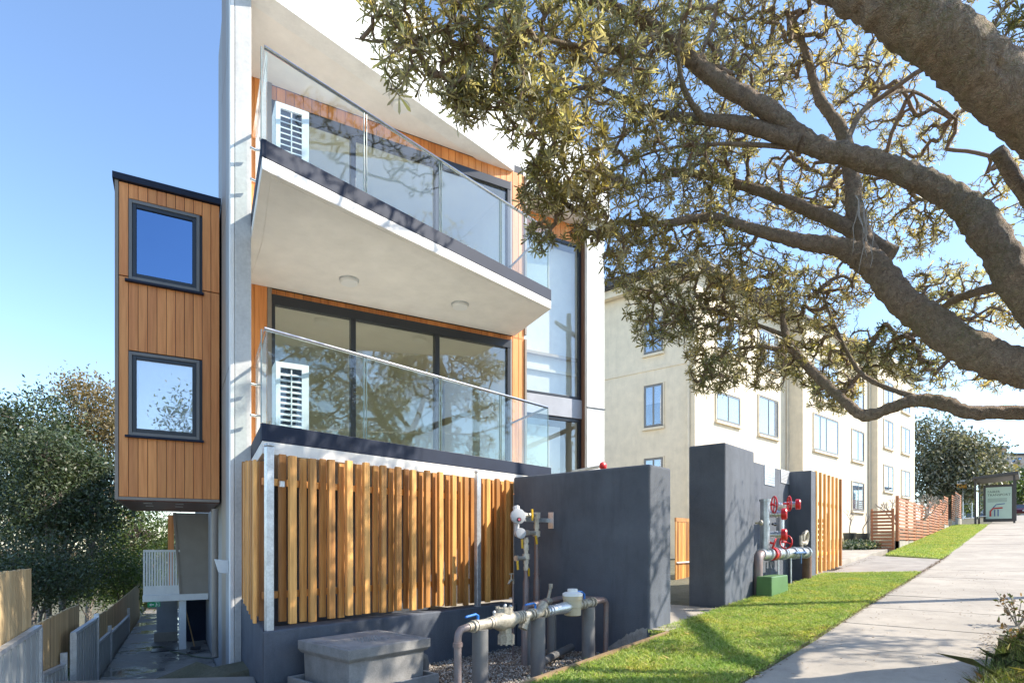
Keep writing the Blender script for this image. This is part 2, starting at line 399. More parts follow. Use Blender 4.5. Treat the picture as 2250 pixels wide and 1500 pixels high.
# side passage running down beside the building
def passz(v): return EYE - (2.16 + 0.032 * (v + 1))
def wetmat():
    m, t, b = nodes('wet_paving'); v = coords(t)
    n1 = noise(t, v, 1.1, 5, 0.65); n2 = noise(t, v, 40, 3)
    c = ramp(t, n1, [(0.40, (0.055, 0.055, 0.06)), (0.50, (0.10, 0.095, 0.09)), (0.56, (0.30, 0.28, 0.25))])
    t.links.new(mixc(t, 0.3, c, ramp(t, n2, [(0.3, (0.05,) * 3), (0.7, (0.35, 0.33, 0.3))])), b.inputs['Base Color'])
    t.links.new(ramp(t, n1, [(0.42, (0.06,) * 3), (0.56, (0.8,) * 3)]), b.inputs['Roughness'])
    bump(t, b, n2, 0.1, 0.003); return m
M_WET = wetmat()
pas = tag(MB().prism([tuple(B(-6.75, -1.55, 0)[:2]), tuple(B(-5.0, -1.55, 0)[:2]), tuple(B(-5.0, 22, 0)[:2]), tuple(B(-6.75, 22, 0)[:2])], -2.6,
          lambda s, m: passz(bframe(s, m)[1]) - 0.05).build('side_passage', M_SOIL), kind='structure')
for i in range(12):                                    # poured bays of the passage
    v0 = -1.5 + i * 1.7
    MB().prism([tuple(B(-6.74, v0 + .008, 0)[:2]), tuple(B(-5.0, v0 + .008, 0)[:2]), tuple(B(-5.0, v0 + 1.692, 0)[:2]), tuple(B(-6.74, v0 + 1.692, 0)[:2])], -1.8,
               lambda s, m: passz(bframe(s, m)[1])).build('slab', M_WET, pas, bevel=0.005)

# ------------------------------------------------------------------ the apartment building
HB = (0.95, 3.97)              # undersides of the two balconies above the lens
HROOF = 7.15
bld = thing('apartment_building', B(-2, 2, -1.6), 'modern white apartment building with glass balconies and an orange timber side bay', 'building')
# end walls and body
MB().bbox(-4.99, -4.79, -1.5, 0.55, -2.6, 8.95).build('fin_wall', M_CONC, bld, bevel=0.012)
side = MB().bbox(-4.985, -4.80, 0.552, 16, -2.7, 4.9).bbox(-4.985, -4.80, 0.552, 1.8, 4.9001, 8.6).build('side_wall', M_PANEL, bld)
for (v0, v1, h0, h1) in [(-1.28, -0.36, -2.2, -0.42), (-1.28, -0.36, -0.40, 2.4), (-1.28, -0.36, 2.42, 4.7), (-1.28, -0.36, 4.72, 6.9), (-1.28, -0.36, 6.92, 8.6),
                         (-0.34, 0.53, -2.2, -0.42), (-0.34, 0.53, -0.40, 2.4), (-0.34, 0.53, 2.42, 4.7), (-0.34, 0.53, 4.72, 6.9), (-0.34, 0.53, 6.92, 8.6)]:
    MB().bbox(-5.012, -4.992, v0, v1, h0, h1).build('panel', M_PANEL if v0 < -.5 else M_TRIM, side, bevel=0.004)
MB().bbox(-5.04, -4.993, -1.50, -1.30, -1.62, 8.9).build('corner_trim', M_WHITE, bld, bevel=0.006)
MB().tube([B(-5.09, 0.86, 0.55), B(-5.09, 0.86, -1.7), B(-5.09, 0.80, -1.85)], 0.05, 10).build('downpipe', M_TRIM, bld, smooth=True)
wl = MB(); wl.hexa([B(-5.02, -1.0, -.42), B(-5.02, -.86, -.42), B(-5.14, -.86, -.40), B(-5.14, -1.0, -.40)], [B(-5.02, -1.0, -.24), B(-5.02, -.86, -.24), B(-5.19, -.86, -.22), B(-5.19, -1.0, -.22)])
tag(wl.build('wall_light', M_LAMP, bld, bevel=0.005), 'small white wedge wall light on the side wall')
MB().bbox(2.34, 2.83, 0.78, 8, -1.6, 7.6).build('end_wall', M_WHITE, bld, bevel=0.01)
MB().bbox(2.325, 2.338, 0.86, 1.1, -1.2, 7.14).build('reveal', wood('cladding_dark', (0.20, 0.11, 0.07), (0.12, 0.06, 0.04)), bld)
MB().bbox(2.325, 2.845, 0.765, 0.79, 3.02, 3.035).build('joint_strip', M_FRAME, bld)
MB().bbox(-4.79, 0.2, 0.02, 0.25, -2.4, 0.93).build('base_wall', M_NAVYW, bld)
MB().bbox(-4.79, 2.34, 5.0, 5.2, -2.4, 4.2).bbox(-4.45, 2.34, 5.0, 5.2, 4.2001, 7.3).build('rear_wall', M_INT, bld)
MB().bbox(-4.45, 2.33, 1.7, 5.2, 7.32, 7.5).bbox(-4.79, -.02, 0.3, 1.7, 7.32, 7.5).build('roof', M_PANEL, bld)
# roof edge over the top balcony: a wedge closing against the main wall
FIN = B(-4.79, -1.5, 0)
ml = 7.50
MB().prism([(FIN.x - .05, ml + .06), (8.53, ml + .02), tuple(B(0.0, 0.02, 0)[:2]), tuple(B(-4.8, 0.02, 0)[:2])], EYE + HROOF, EYE + HROOF + 0.12).build('roof_soffit', M_SOFFIT, bld)
par = MB()
par.prism([(FIN.x - .06, ml - .02), (8.55, ml - .02), (8.55, ml + .28), (FIN.x - .06, ml + .28)], EYE + HROOF - 0.02, EYE + HROOF + 0.27)
par.prism([(FIN.x - .06, ml), (8.55, ml), (8.55, ml + .26), (FIN.x - .06, ml + .26)], EYE + HROOF + 0.27, EYE + HROOF + 0.285)
par.prism([(FIN.x - .06, ml - .02), (8.55, ml - .02), (8.55, ml + .28), (FIN.x - .06, ml + .28)], EYE + HROOF + 0.285, EYE + 8.58)
par.build('parapet', M_WHITE, bld, bevel=0.008)
MB().prism([(FIN.x - .08, ml - .045), (8.56, ml - .045), (8.56, ml + .30), (FIN.x - .08, ml + .30)], EYE + 8.582, EYE + 8.62).build('capping', M_NAVY, bld)
pr2 = MB()
pA, pB_, pC, pD = B(0.03, 0.05, 0), B(0.45, 0.42, 0), B(2.86, 0.62, 0), B(2.86, 1.6, 0)
pr2.prism([tuple(pA[:2]), tuple(pB_[:2]), tuple(pC[:2]), tuple(pD[:2]), tuple(B(0.03, 1.6, 0)[:2])], EYE + HROOF + .001, EYE + 8.58)
pr2.build('parapet', M_WHITE, bld, bevel=0.008)

M_LIVE = plain('living_floor', (0.55, 0.44, 0.31), 0.4, var=0.1, bmp=0.0)
def level(hb, top):
    fl = hb + 0.22
    head = fl + 2.70
    # balcony slab
    bx = [(2.96, 6.15), (7.98, 6.15), tuple(B(0.02, 0.0, 0)[:2]), tuple(B(-4.79, 0.0, 0)[:2]), (FIN.x, FIN.y)]
    slab = MB().prism(bx, EYE + hb, EYE + hb + 0.135).build('balcony', M_SOFFIT, bld, bevel=0.006)
    def inset(poly, d):
        c = Vector((sum(p[0] for p in poly) / len(poly), sum(p[1] for p in poly) / len(poly)))
        return [tuple(Vector(p) + (c - Vector(p)).normalized() * d) for p in poly]
    MB().prism(inset(bx, 0.14), EYE + hb - 0.006, EYE + hb + 0.05).build('soffit_panel', M_SOFFIT, slab)
    ed = [Vector((FIN.x, FIN.y, 0)), Vector((2.96, 6.15, 0)), Vector((7.98, 6.15, 0)), B(0.02, 0.0, 0)]
    c0 = Vector((5.6, 7.2, 0)); g0, g1 = hb + 0.335, hb + 1.335
    def wallseg(mb, a, b, th, z0, z1, d0=0.0, trim=0.0):
        a = Vector((a.x, a.y, 0)); b = Vector((b.x, b.y, 0)); t = (b - a); L = t.length; t.normalize()
        n = Vector((-t.y, t.x, 0));
        if n.dot(c0 - a) < 0: n = -n
        o = a + t * trim + n * d0; o.z = EYE + z0
        mb.obox(o, t * (L - 2 * trim), n * th, ZV * (z1 - z0)); return mb
    for a, b in zip(ed[:-1], ed[1:]):
        wallseg(MB(), a, b, 0.05, hb + 0.137, hb + 0.325, -0.004).build('upstand', M_NAVY, slab, bevel=0.004)
    # glass panels
    cuts = [2.96] + [onM(px, 6.20) for px in (803, 968, 1100)] + [7.98]
    for a, b in zip(cuts[:-1], cuts[1:]):
        MB().obox((a + .012, 6.195, EYE + g0), SV * (b - a - .024), MV * 0.012, ZV * (g1 - g0)).build('glass_panel', M_GLASS_B, slab)
        for q in (a + .012, b - .024): MB().obox((q, 6.192, EYE + g0), SV * .005, MV * 0.017, ZV * (g1 - g0)).build('panel_edge', M_EDGE, slab)
    for a, b in ((ed[0], ed[1]), (ed[2], ed[3])):
        wallseg(MB(), a, b, 0.012, g0, g1, 0.045, 0.06).build('glass_panel', M_GLASS_B, slab)
    rl = MB().tube([B(-4.79, -1.5, g1 + .015) + Vector((.045, .02, 0)), Vector((3.01, 6.20, EYE + g1 + .015)), Vector((7.94, 6.20, EYE + g1 + .015)), B(-.03, -.0, g1 + .015)], 0.021, 8)
    rl.build('handrail', M_STEEL, slab, smooth=True)
    for q in (0.35, 0.75):
        p = ed[0] * (1 - .08) + ed[1] * .08
        MB().cyl(Vector((p.x - .02, p.y, EYE + g0 + q)), Vector((p.x + .07, p.y, EYE + g0 + q)), 0.018).build('clamp', M_STEEL, slab, smooth=True)
    # ceiling lights are on the soffit above this balcony
    # wall: planks over the doors
    hs = HB[1] if not top else HROOF
    back = MB().bbox(-4.79, 0.26, 0.06, 0.16, head, hs + .16).build('cladding', M_FRAME, bld)
    n = int(round((0.26 + 4.40) / 0.133)); pw = (0.26 + 4.40) / n
    for i in range(n):
        u0 = -4.40 + i * pw
        low = head + 0.003 if u0 + pw < 0.02 else fl - 0.25
        MB().bbox(u0 + .003, u0 + pw - .003, 0.03, 0.058, low, hs - .002).build('plank', M_PLANK, back, bevel=0.003, seg=1)
    for u0, u1 in ((-4.785, -4.60), (-4.595, -4.41)):
        MB().bbox(u0, u1, -0.01, 0.03, fl - .05, hs - .002).build('plank', M_PLANK, back, bevel=0.003, seg=1)
    MB().bbox(-4.408, -4.345, -0.02, 0.07, fl - .05, hs - .003).build('trim', M_TRIM, back)
    MB().bbox(-.072, -.04, -0.015, 0.07, fl - .05, head + .03).build('trim', M_TRIM, back)
    MB().bbox(0.262, 0.30, 0.0, 1.0, -1.5 if not top else hs - 3.1, hs - .01).build('trim', M_TRIM, back)
    # sliding doors
    fr = MB()
    fr.bbox(-4.345, -.075, -0.03, 0.09, head - .15, head)
    fr.bbox(-4.345, -.075, -0.03, 0.09, fl - .04, fl + .05)
    for u0, w_ in ((-4.345, .05), (-3.12, .085), (-1.62, .085), (-.145, .07)):
        fr.bbox(u0, u0 + w_, -0.025, 0.085, fl + .05, head - .15)
    fo = fr.build('sliding_door', M_FRAME, bld, bevel=0.004)
    for i, (u0, u1) in enumerate(((-4.295, -3.12), (-3.035, -1.62), (-1.535, -.145))):
        MB().bbox(u0 + .002, u1 - .002, 0.02 + .02 * (i % 2), 0.03 + .02 * (i % 2), fl + .052, head - .152).build('pane', M_GLASS_D, fo)
    # room behind
    MB().bbox(-4.78, .25, 0.1, 1.1, fl - .06, fl).bbox(-4.45, 2.33, 1.1, 4.99, fl - .06, fl).build('floor', M_LIVE, bld)
    MB().bbox(-4.78, .25, 0.17, 1.13, fl + 2.62, fl + 2.68).bbox(-4.45, 2.33, 1.13, 4.99, fl + 2.62, fl + 2.68).build('ceiling', M_INT, bld)
    MB().bbox(-4.785, -4.765, 0.1, 1.75, fl, fl + 2.62).build('room_wall', M_INT, bld); MB().bbox(-4.78, -4.45, 1.6, 1.75, fl, fl + 2.62).build('room_wall', M_INT, bld); MB().bbox(-4.47, -4.45, 1.75, 4.99, fl, fl + 2.62).build('room_wall', M_INT, bld)
    MB().bbox(-.06, .10, 0.12, 3.2, fl, fl + 2.62).build('room_wall', M_INT, bld)
    MB().bbox(-4.44, -.08, 3.4, 3.5, fl, fl + 2.62).build('room_wall', M_INT, bld)
M_EDGE = plain('glass_edge', (0.20, 0.27, 0.25), 0.2, var=0.05, bmp=0.0)
level(HB[0], False); level(HB[1], True)
# white louvred units standing on the balconies
M_UNIT = plain('unit_white', (.82, .83, .84), .4, var=.03, bmp=0); M_UDARK = plain('unit_core', (.03, .05, .09), .5, bmp=0)
for hb, lab in ((HB[0], 'white louvred air conditioner unit behind the glass of the lower balcony'), (HB[1], 'white louvred air conditioner unit behind the glass of the upper balcony')):
    o0 = Vector((3.34, 6.60, EYE + hb + .137)); o = thing('air_conditioner', o0, lab, 'air conditioner', 'louvred units on the balconies')
    w_, d_, h_ = .37, .26, 1.02
    MB().obox(o0 + BVx * .03, BUx * w_, BVx * d_, ZV * h_).build('case', M_UDARK, o)
    fr = MB()
    for a0, a1, z0, z1 in ((0, .05, 0, h_), (w_ - .08, w_, 0, h_), (.05, w_ - .08, 0, .05), (.05, w_ - .08, h_ - .06, h_)): fr.obox(o0 + BUx * a0 + ZV * z0, BUx * (a1 - a0), BVx * .028, ZV * (z1 - z0))
    fr.obox(o0 - BUx * .004 + BVx * .03, BUx * .003, BVx * d_, ZV * h_); fr.obox(o0 + BUx * (w_ + .001) + BVx * .03, BUx * .003, BVx * d_, ZV * h_); fr.obox(o0 + BVx * .03 + ZV * (h_ + .001), BUx * w_, BVx * d_, ZV * .01)
    fr.build('housing', M_UNIT, o)
    n_ = 13
    for i in range(n_):
        z = .07 + (h_ - .16) * i / n_
        MB().hexa([o0 + BUx * .05 + ZV * z, o0 + BUx * (w_ - .08) + ZV * z, o0 + BUx * (w_ - .08) + BVx * .028 + ZV * (z + .02), o0 + BUx * .05 + BVx * .028 + ZV * (z + .02)],
                  [o0 + BUx * .05 + ZV * (z + .014), o0 + BUx * (w_ - .08) + ZV * (z + .014), o0 + BUx * (w_ - .08) + BVx * .028 + ZV * (z + .034), o0 + BUx * .05 + BVx * .028 + ZV * (z + .034)]).build('louvre', M_UNIT, o)
    MB().obox(o0 + BUx * .165 - BVx * .006 + ZV * .06, BUx * .014, BVx * .005, ZV * (h_ - .14)).build('mullion', M_UNIT, o)
# ceiling lights under upper balcony and roof
for px, py, hh in ((767, 613, HB[1]), (1011, 667, HB[1]), (880, 229, HROOF)):
    d = hh * FPX / (HOR - py); p = P(px, py, d)
    q = MB().lathe(Vector((p.x, p.y, EYE + hh + .004)), (0, 0, -1), [(0, .135), (0.06, .135), (0.075, .12), (0.077, 0.0)], 24).build('ceiling_light', M_LAMP, bld, smooth=True)
    MB().lathe(Vector((p.x, p.y, EYE + hh + .006)), (0, 0, -1), [(0, .146), (0.03, .146), (0.032, .13)], 24).build('ring', M_GALV, q, smooth=True)
# tall windows in the recess at the right
for (h0, h1) in ((-1.2, 2.78), (3.22, 6.72)):
    f = MB()
    for a in ((.30, .36, h0, h1), (2.26, 2.325, h0, h1), (.36, 2.26, h0, h0 + .06), (.36, 2.26, h1 - .07, h1)): f.bbox(a[0], a[1], .98, 1.06, a[2], a[3])
    fo = f.build('tall_window', M_FRAME, bld, bevel=0.004)
    MB().bbox(.362, 2.258, 1.01, 1.022, h0 + .062, h1 - .072).build('pane', M_GLASS_D, fo)
MB().bbox(.30, 2.325, .95, 1.07, 2.79, 3.21).build('spandrel', plain('grey_spandrel', (0.40, 0.41, 0.44), 0.4, var=0.08, bmp=0.0), bld, bevel=0.004)
bk = MB().bbox(.30, 2.325, 1.06, 1.12, 6.73, HROOF).build('cladding', M_FRAME, bld)
for i in range(15): MB().bbox(.30 + i * .135 + .003, .30 + (i + 1) * .135 - .003, 1.02, 1.058, 6.73, HROOF - .002).build('plank', M_PLANK, bk, bevel=.003, seg=1)
MB().bbox(.36, 2.3, 1.2, 1.24, 3.3, 6.6).build('pale_sheet', M_WHITE, bld)  # white blinds inside the tall windows
MB().bbox(.36, 1.9, 1.2, 1.24, -1.0, 2.6).build('pale_sheet', M_WHITE, bld)

# orange timber bay on the side
BV0 = 0.92; U0, U1 = -6.45, -5.02; H0, H1 = 0.66, 5.52
core = MB().bbox(U0 + .04, U1, BV0 + .05, BV0 + 3.4, H0 + .03, H1 - .02).build('side_bay', M_FRAME, bld)
wins = [(4.03, 5.26), (1.65, 2.93)]; wu = (-6.27, -5.31)
n = 11; pw = (U1 - U0 - .05) / n
for i in range(n):
    a, b = U0 + .05 + i * pw + .003, U0 + .05 + (i + 1) * pw - .003
    spans = [(H0 + .05, H1 - .01)]
    if b > wu[0] + .02 and a < wu[1] - .02: spans = [(H0 + .05, wins[1][0] - .03), (wins[1][1] + .03, wins[0][0] - .03), (wins[0][1] + .03, H1 - .01)]
    else: spans = [(H0 + .05, 4.075), (4.09, H1 - .01)]
    for z0, z1 in spans: MB().bbox(a, b, BV0 + .015, BV0 + .045, z0, z1).build('plank', M_PLANK, core, bevel=.003, seg=1)
MB().bbox(U0, U0 + .047, BV0, BV0 + 3.4, H0, H1).build('trim', M_TRIM, core, bevel=.003)
MB().bbox(U0 + .048, U1, BV0 - .004, BV0 + .05, H0, H0 + .045).build('trim', M_TRIM, core, bevel=.003)
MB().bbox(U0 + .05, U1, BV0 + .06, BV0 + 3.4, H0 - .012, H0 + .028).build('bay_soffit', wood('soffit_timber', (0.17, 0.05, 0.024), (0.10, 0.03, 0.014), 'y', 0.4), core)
fl_ = MB().hexa([B(U0 - .03, BV0 - .04, H1), B(U1 + .02, BV0 - .04, H1), B(U1 + .02, BV0 + 3.45, H1), B(U0 - .03, BV0 + 3.45, H1)],
                [B(U0 - .03, BV0 - .04, H1 + .10), B(U1 + .02, BV0 - .04, H1 + .10), B(U1 + .02, BV0 + 3.45, H1 + .2), B(U0 - .03, BV0 + 3.45, H1 + .2)])
fl_.build('flashing', M_NAVY, core, bevel=.004)
for i in range(4):
    MB().bbox(-6.1 + .45 * (i % 2), -5.98 + .45 * (i % 2), BV0 + .5 + .8 * (i // 2), BV0 + .62 + .8 * (i // 2), H0 - .018, H0 - .011).build('downlight', M_LAMP, core)
M_GLASS_N2 = glass('pale_window_glass', (.93, .95, .97), .27, .7, 3.0, wave=.10)
M_CLOUDTONE = plain('cloud_reflection_tone', (.80, .80, .82), .8, var=.05, scale=1.5, bmp=0)  # paleness of a reflected cloud, given as a surface colour
for (z0, z1) in wins:
    f = MB(); a, b = wu
    for q in ((a, a + .045, z0, z1), (b - .045, b, z0, z1), (a + .045, b - .045, z0, z0 + .05), (a + .045, b - .045, z1 - .05, z1)): f.bbox(q[0], q[1], BV0 - .035, BV0 + .02, q[2], q[3])
    fo = f.build('window', plain('window_surround', (0.20, 0.19, 0.18), 0.5, var=0.05, bmp=0), bld, bevel=.004)
    f2 = MB(); a += .047; b -= .047; z0 += .052; z1 -= .052
    for q in ((a, a + .055, z0, z1), (b - .055, b, z0, z1), (a + .055, b - .055, z0, z0 + .06), (a + .055, b - .055, z1 - .055, z1)): f2.bbox(q[0], q[1], BV0 - .02, BV0 + .03, q[2], q[3])
    f2.build('frame', M_FRAME, fo, bevel=.004)
    up_ = z1 > 4
    MB().bbox(a + .057, b - .057, BV0 + .008, BV0 + .016, z0 + .062, z1 - .057).build('pane', M_GLASS_W if up_ else M_GLASS_N2, fo)
    if not up_: MB().bbox(a + .05, b - .05, BV0 + .022, BV0 + .028, z0 + .055, z1 - .05).build('pale_sheet', M_CLOUDTONE, fo)  # sheet added behind the pane to stand for the bright cloud reflection
    MB().bbox(wu[0] - .05, wu[1] + .06, BV0 - .055, BV0 + .015, z0 - .085, z0 - .052).build('sill', M_NAVY, fo, bevel=.003)
# lower rear terrace beyond the bay
rv = 5.07
MB().bbox(-6.26, -5.0, rv, rv + 2.4, -1.27, -1.13).build('rear_balcony', M_WHITE, bld, bevel=.006)
rb = MB().bbox(-6.25, -5.56, rv + .004, rv + .03, -1.12, -0.93).build('rear_railing', M_WHITE, bld); MB().bbox(-6.25, -5.56, rv + .004, rv + .04, -0.20, -0.15).build('rail', M_WHITE, rb)
for i in range(14): MB().bbox(-6.25 + i * .05, -6.25 + i * .05 + .033, rv + .008, rv + .03, -0.93, -0.20).build('slat', M_WHITE, rb)
MB().hexa([B(-5.54, rv + .005, -1.128), B(-5.0, rv + .005, -1.128), B(-5.0, rv + .12, -1.128), B(-5.54, rv + .12, -1.128)],
          [B(-5.66, rv + .005, .66), B(-5.0, rv + .005, .66), B(-5.0, rv + .12, .66), B(-5.66, rv + .12, .66)]).build('rear_screen', plain('beige_screen', (0.33, 0.29, 0.24), 0.8, var=0.06, bmp=0.2), bld)
MB().hexa([B(-5.57, rv - .01, -1.126), B(-5.53, rv - .01, -1.126), B(-5.53, rv + .13, -1.126), B(-5.57, rv + .13, -1.126)],
          [B(-5.70, rv - .01, .66), B(-5.65, rv - .01, .66), B(-5.65, rv + .13, .66), B(-5.70, rv + .13, .66)]).build('screen_edge', M_TRIM, bld)
MB().bbox(-5.80, -5.68, rv + 1.2, rv + 3, -1.1, .66).build('rear_post', M_PLANK, bld)
MB().bbox(-5.58, -5.44, rv + .08, rv + .22, -2.5, -1.272).build('column', M_WHITE, bld, bevel=.006)
MB().bbox(-5.42, -4.99, rv + 1.6, rv + 1.7, -2.7, -1.28).build('rear_door', M_NAVY, bld)
MB().bbox(-6.05, -5.60, rv + 2.0, rv + 2.15, -2.2, -1.28).build('rear_store', M_PANEL, bld)
MB().bbox(-6.1, -5.60, rv + 1.9, rv + 2.15, -2.7, -2.2).build('rear_step', M_PATH, bld)
dg = MB().bbox(-6.1, -5.6, rv - .1, rv + .3, passz(5) - EYE + .012 - .03, passz(5) - EYE + .02).build('drain_grate', M_FRAME, bld)
# exit sign, hung under the terrace
ex = thing('exit_sign', B(-6.05, rv - .02, -1.40), 'green exit sign with white arrow and running figure under the rear terrace', 'sign')
M_EXIT = plain('exit_green', (0.0, 0.27, 0.09), 0.4, var=0.02, bmp=0)
MB().bbox(-6.17, -5.93, rv - .03, rv - .005, -1.385, -1.272).build('plate', M_EXIT, ex)
a = MB(); u0, vv, hc = -6.13, rv - .034, -1.33
a.bbox(u0 + .02, u0 + .08, vv, vv + .003, hc - .008, hc + .008)
a.hexa([B(u0 - .005, vv, hc), B(u0 + .03, vv, hc - .03), B(u0 + .035, vv, hc - .02), B(u0 + .012, vv, hc)], [B(u0 - .005, vv + .003, hc), B(u0 + .03, vv + .003, hc - .03), B(u0 + .035, vv + .003, hc - .02), B(u0 + .012, vv + .003, hc)])
a.hexa([B(u0 - .005, vv, hc), B(u0 + .03, vv, hc + .03), B(u0 + .035, vv, hc + .02), B(u0 + .012, vv, hc)], [B(u0 - .005, vv + .003, hc), B(u0 + .03, vv + .003, hc + .03), B(u0 + .035, vv + .003, hc + .02), B(u0 + .012, vv + .003, hc)])
a.build('arrow', M_LAMP, ex)
a = MB(); u0 = -6.0
a.bbox(u0 - .035, u0 + .05, vv, vv + .002, hc - .045, hc - .04).bbox(u0 + .045, u0 + .05, vv, vv + .002, hc - .04, hc + .045).bbox(u0 - .035, u0 + .045, vv, vv + .002, hc + .04, hc + .045)
a.ell(B(u0 - .004, vv, hc + .027), .009, .004, .009, 8, 4)
for (x0, z0, x1, z1, r) in ((0, .015, .006, -.008, .008), (.006, -.008, -.014, -.02, .005), (-.014, -.02, -.012, -.036, .004), (.006, -.008, .022, -.02, .005), (.022, -.02, .036, -.022, .004), (0, .012, -.02, .002, .003), (.002, .012, .022, .0, .003)):
    a.cyl(B(u0 + x0, vv, hc + z0), B(u0 + x1, vv, hc + z1), r, n=6)
a.build('running_figure', M_LAMP, ex)
# broom and hose in the passage
br = thing('broom', B(-5.32, rv + .2, passz(5.2) - EYE), 'wooden broom leaning by the dark door in the side passage', 'broom')
MB().cyl(B(-5.28, rv - .1, passz(5) - EYE + .06), B(-5.44, rv + 1.0, -1.55), .014, n=8).build('handle', wood('broom_wood', (.45, .28, .12), (.3, .17, .07)), br)
MB().bbox(-5.36, -5.16, rv - .14, rv - .07, passz(5) - EYE + .002, passz(5) - EYE + .07).build('head', M_FRAME, br, bevel=.01)
hp = []
for i in range(26):
    tt = i / 25; hp.append(B(-6.1 + 1.05 * tt + .06 * math.sin(9 * tt), rv + .9 - 2.9 * tt + .12 * math.sin(14 * tt), 0)); v_ = bframe(hp[-1].x, hp[-1].y)[1]; hp[-1].z = passz(v_) + .014
tag(MB().tube(hp, .012, 6).build('hose', plain('hose_green', (.10, .13, .07), .5, bmp=0), smooth=True), 'thin dark hose lying across the wet passage floor', 'hose')

# ------------------------------------------------------------------ plinth, timber screen, navy walls
PLT = EYE - 0.92
pl = MB()
pl.prism([(2.89, 5.98), (6.89, 5.98), (6.89, 6.30), (3.05, 6.30)], -0.5, PLT)
pl.prism([(2.89, 5.985), (3.07, 6.301), (3.62, 7.66), (3.43, 7.72)], -0.9, lambda s, m: PLT + 0.12 * max(0, m - 6))
tag(pl.build('plinth_wall', M_NAVYW, bevel=0.015), 'low navy rendered plinth wall under the timber slat screen', 'wall')
scr = thing('timber_screen', (4.9, 6.1, PLT), 'honey timber batten screen under the balcony with two galvanised posts', 'fence')
z0, z1 = EYE - 0.865, EYE + 0.955
def slatmesh(wd, th, ht, name):
    m = MB().obox((-wd / 2, -th / 2, 0), (wd, 0, 0), (0, th, 0), (0, 0, ht)); o = m.build(name, M_SLAT, None, bevel=0.004, seg=1)
    me = o.data; bpy.data.objects.remove(o); return me
SL_F = slatmesh(0.080, 0.052, z1 - z0, 'slat'); SL_N = slatmesh(0.080, 0.034, z1 - z0, 'slat')
def bev(o):
    b = o.modifiers.new('bevel', 'BEVEL'); b.width = .004; b.segments = 1; return o
s_post2 = onM(1047, 6.05)
pos = 3.13; i = 0
while pos < 6.84:
    if abs(pos - s_post2) > 0.07:
        front = i % 2 == 1
        zz = z0 + RND.uniform(-.02, .012)
        me = SL_F if front else SL_N
        bev(place(me, 'slat', scr, (pos if front else pos * 6.15 / 6.05 + .006, 6.05 if front else 6.15, zz), (0, RND.uniform(-.004, .004), RND.uniform(-.03, .03))))
    pos += 0.119 if pos < s_post2 else 0.105; i += 1
t_ret = Vector((3.45 - 2.93, 7.60 - 6.14, 0)); Lr = t_ret.length; t_ret.normalize(); ang = math.atan2(t_ret.y, t_ret.x)
i = 0; q = 0.10
while q < Lr:
    p = Vector((2.93, 6.14, 0)) + t_ret * q + Vector((0.045 * (1 if i % 2 else -1), 0, 0))
    bev(place(SL_F if i % 2 else SL_N, 'slat', scr, (p.x, p.y, z0 + .10 * q + RND.uniform(-.01, .01)), (0, 0, ang), (1, 1, .955)))
    q += 0.115; i += 1
for zc in (EYE + 0.62, EYE - 0.60):
    MB().obox((2.98, 6.168, zc), SV * 3.9, MV * .035, ZV * .075).build('rail', M_SLAT, scr)
for sp in (onM(592, 6.02), s_post2):
    h = MB().obox((sp - .04, 5.995, PLT - .002), SV * .08, MV * .065, ZV * 1.93).build('post', M_GALV, scr, bevel=.006)
    MB().obox((sp - .045, 5.99, PLT + 1.93), SV * .09, MV * .075, ZV * .03).build('post_cap', M_GALV, h, bevel=.012)
MB().obox((3.10, 6.03, EYE + .60), SV * .05, MV * .03, ZV * .06).build('bracket', M_GALV, scr)

tag(MB().prism([(6.91, 3.72), (7.515, 3.72), (7.515, 5.0), (7.3, 6.07), (6.91, 6.07)], -0.55, EYE + 1.02).build('entry_wall', M_NAVYW, bevel=0.035, seg=3),
    'tall plain navy rendered wall beside the pipe risers, left of the entry gap', 'wall')
# repaired cement patch at its foot
pt_ = [(3.757, .0), (3.757, .40)] + [(3.757 + .03 * i, .40 - .35 * (i / 20) ** 1.6 + RND.uniform(-.018, .018)) for i in range(1, 20)] + [(4.40, .0)]; NPt = len(pt_)
mb_ = MB(); mb_.add([(6.905, a_, b_) for a_, b_ in pt_] + [(6.913, a_, b_) for a_, b_ in pt_], [tuple(range(len(pt_)))] + [(i, (i + 1) % NPt, NPt + (i + 1) % NPt, NPt + i) for i in range(NPt)])
tag(mb_.build('cement_patch', plain('raw_cement', (.33, .31, .28), .9, var=.25, scale=9, bmp=.5)), 'rough unpainted cement patch low on the tall navy wall', 'patch')
BWT = EYE + 1.64
sA, sB, sC, sD = 9.53, 10.87, 14.50, 14.71
bw = thing('booster_wall', (12, 4.2, 0.4), 'navy rendered wall with a recessed niche holding the red fire hydrant booster', 'wall')
MB().sbox(sA, sB, 3.77, 4.40, 0.0, BWT).build('pier', M_NAVYW, bw, bevel=0.03, seg=3)
MB().sbox(sB + .001, sC - .001, 4.25, 4.40, 0.0, BWT).build('back_wall', M_NAVYW, bw, bevel=0.01)
MB().sbox(sC, sD + .16, 3.77, 4.40, 0.2, BWT).build('side_pier', M_NAVYW, bw, bevel=0.015)
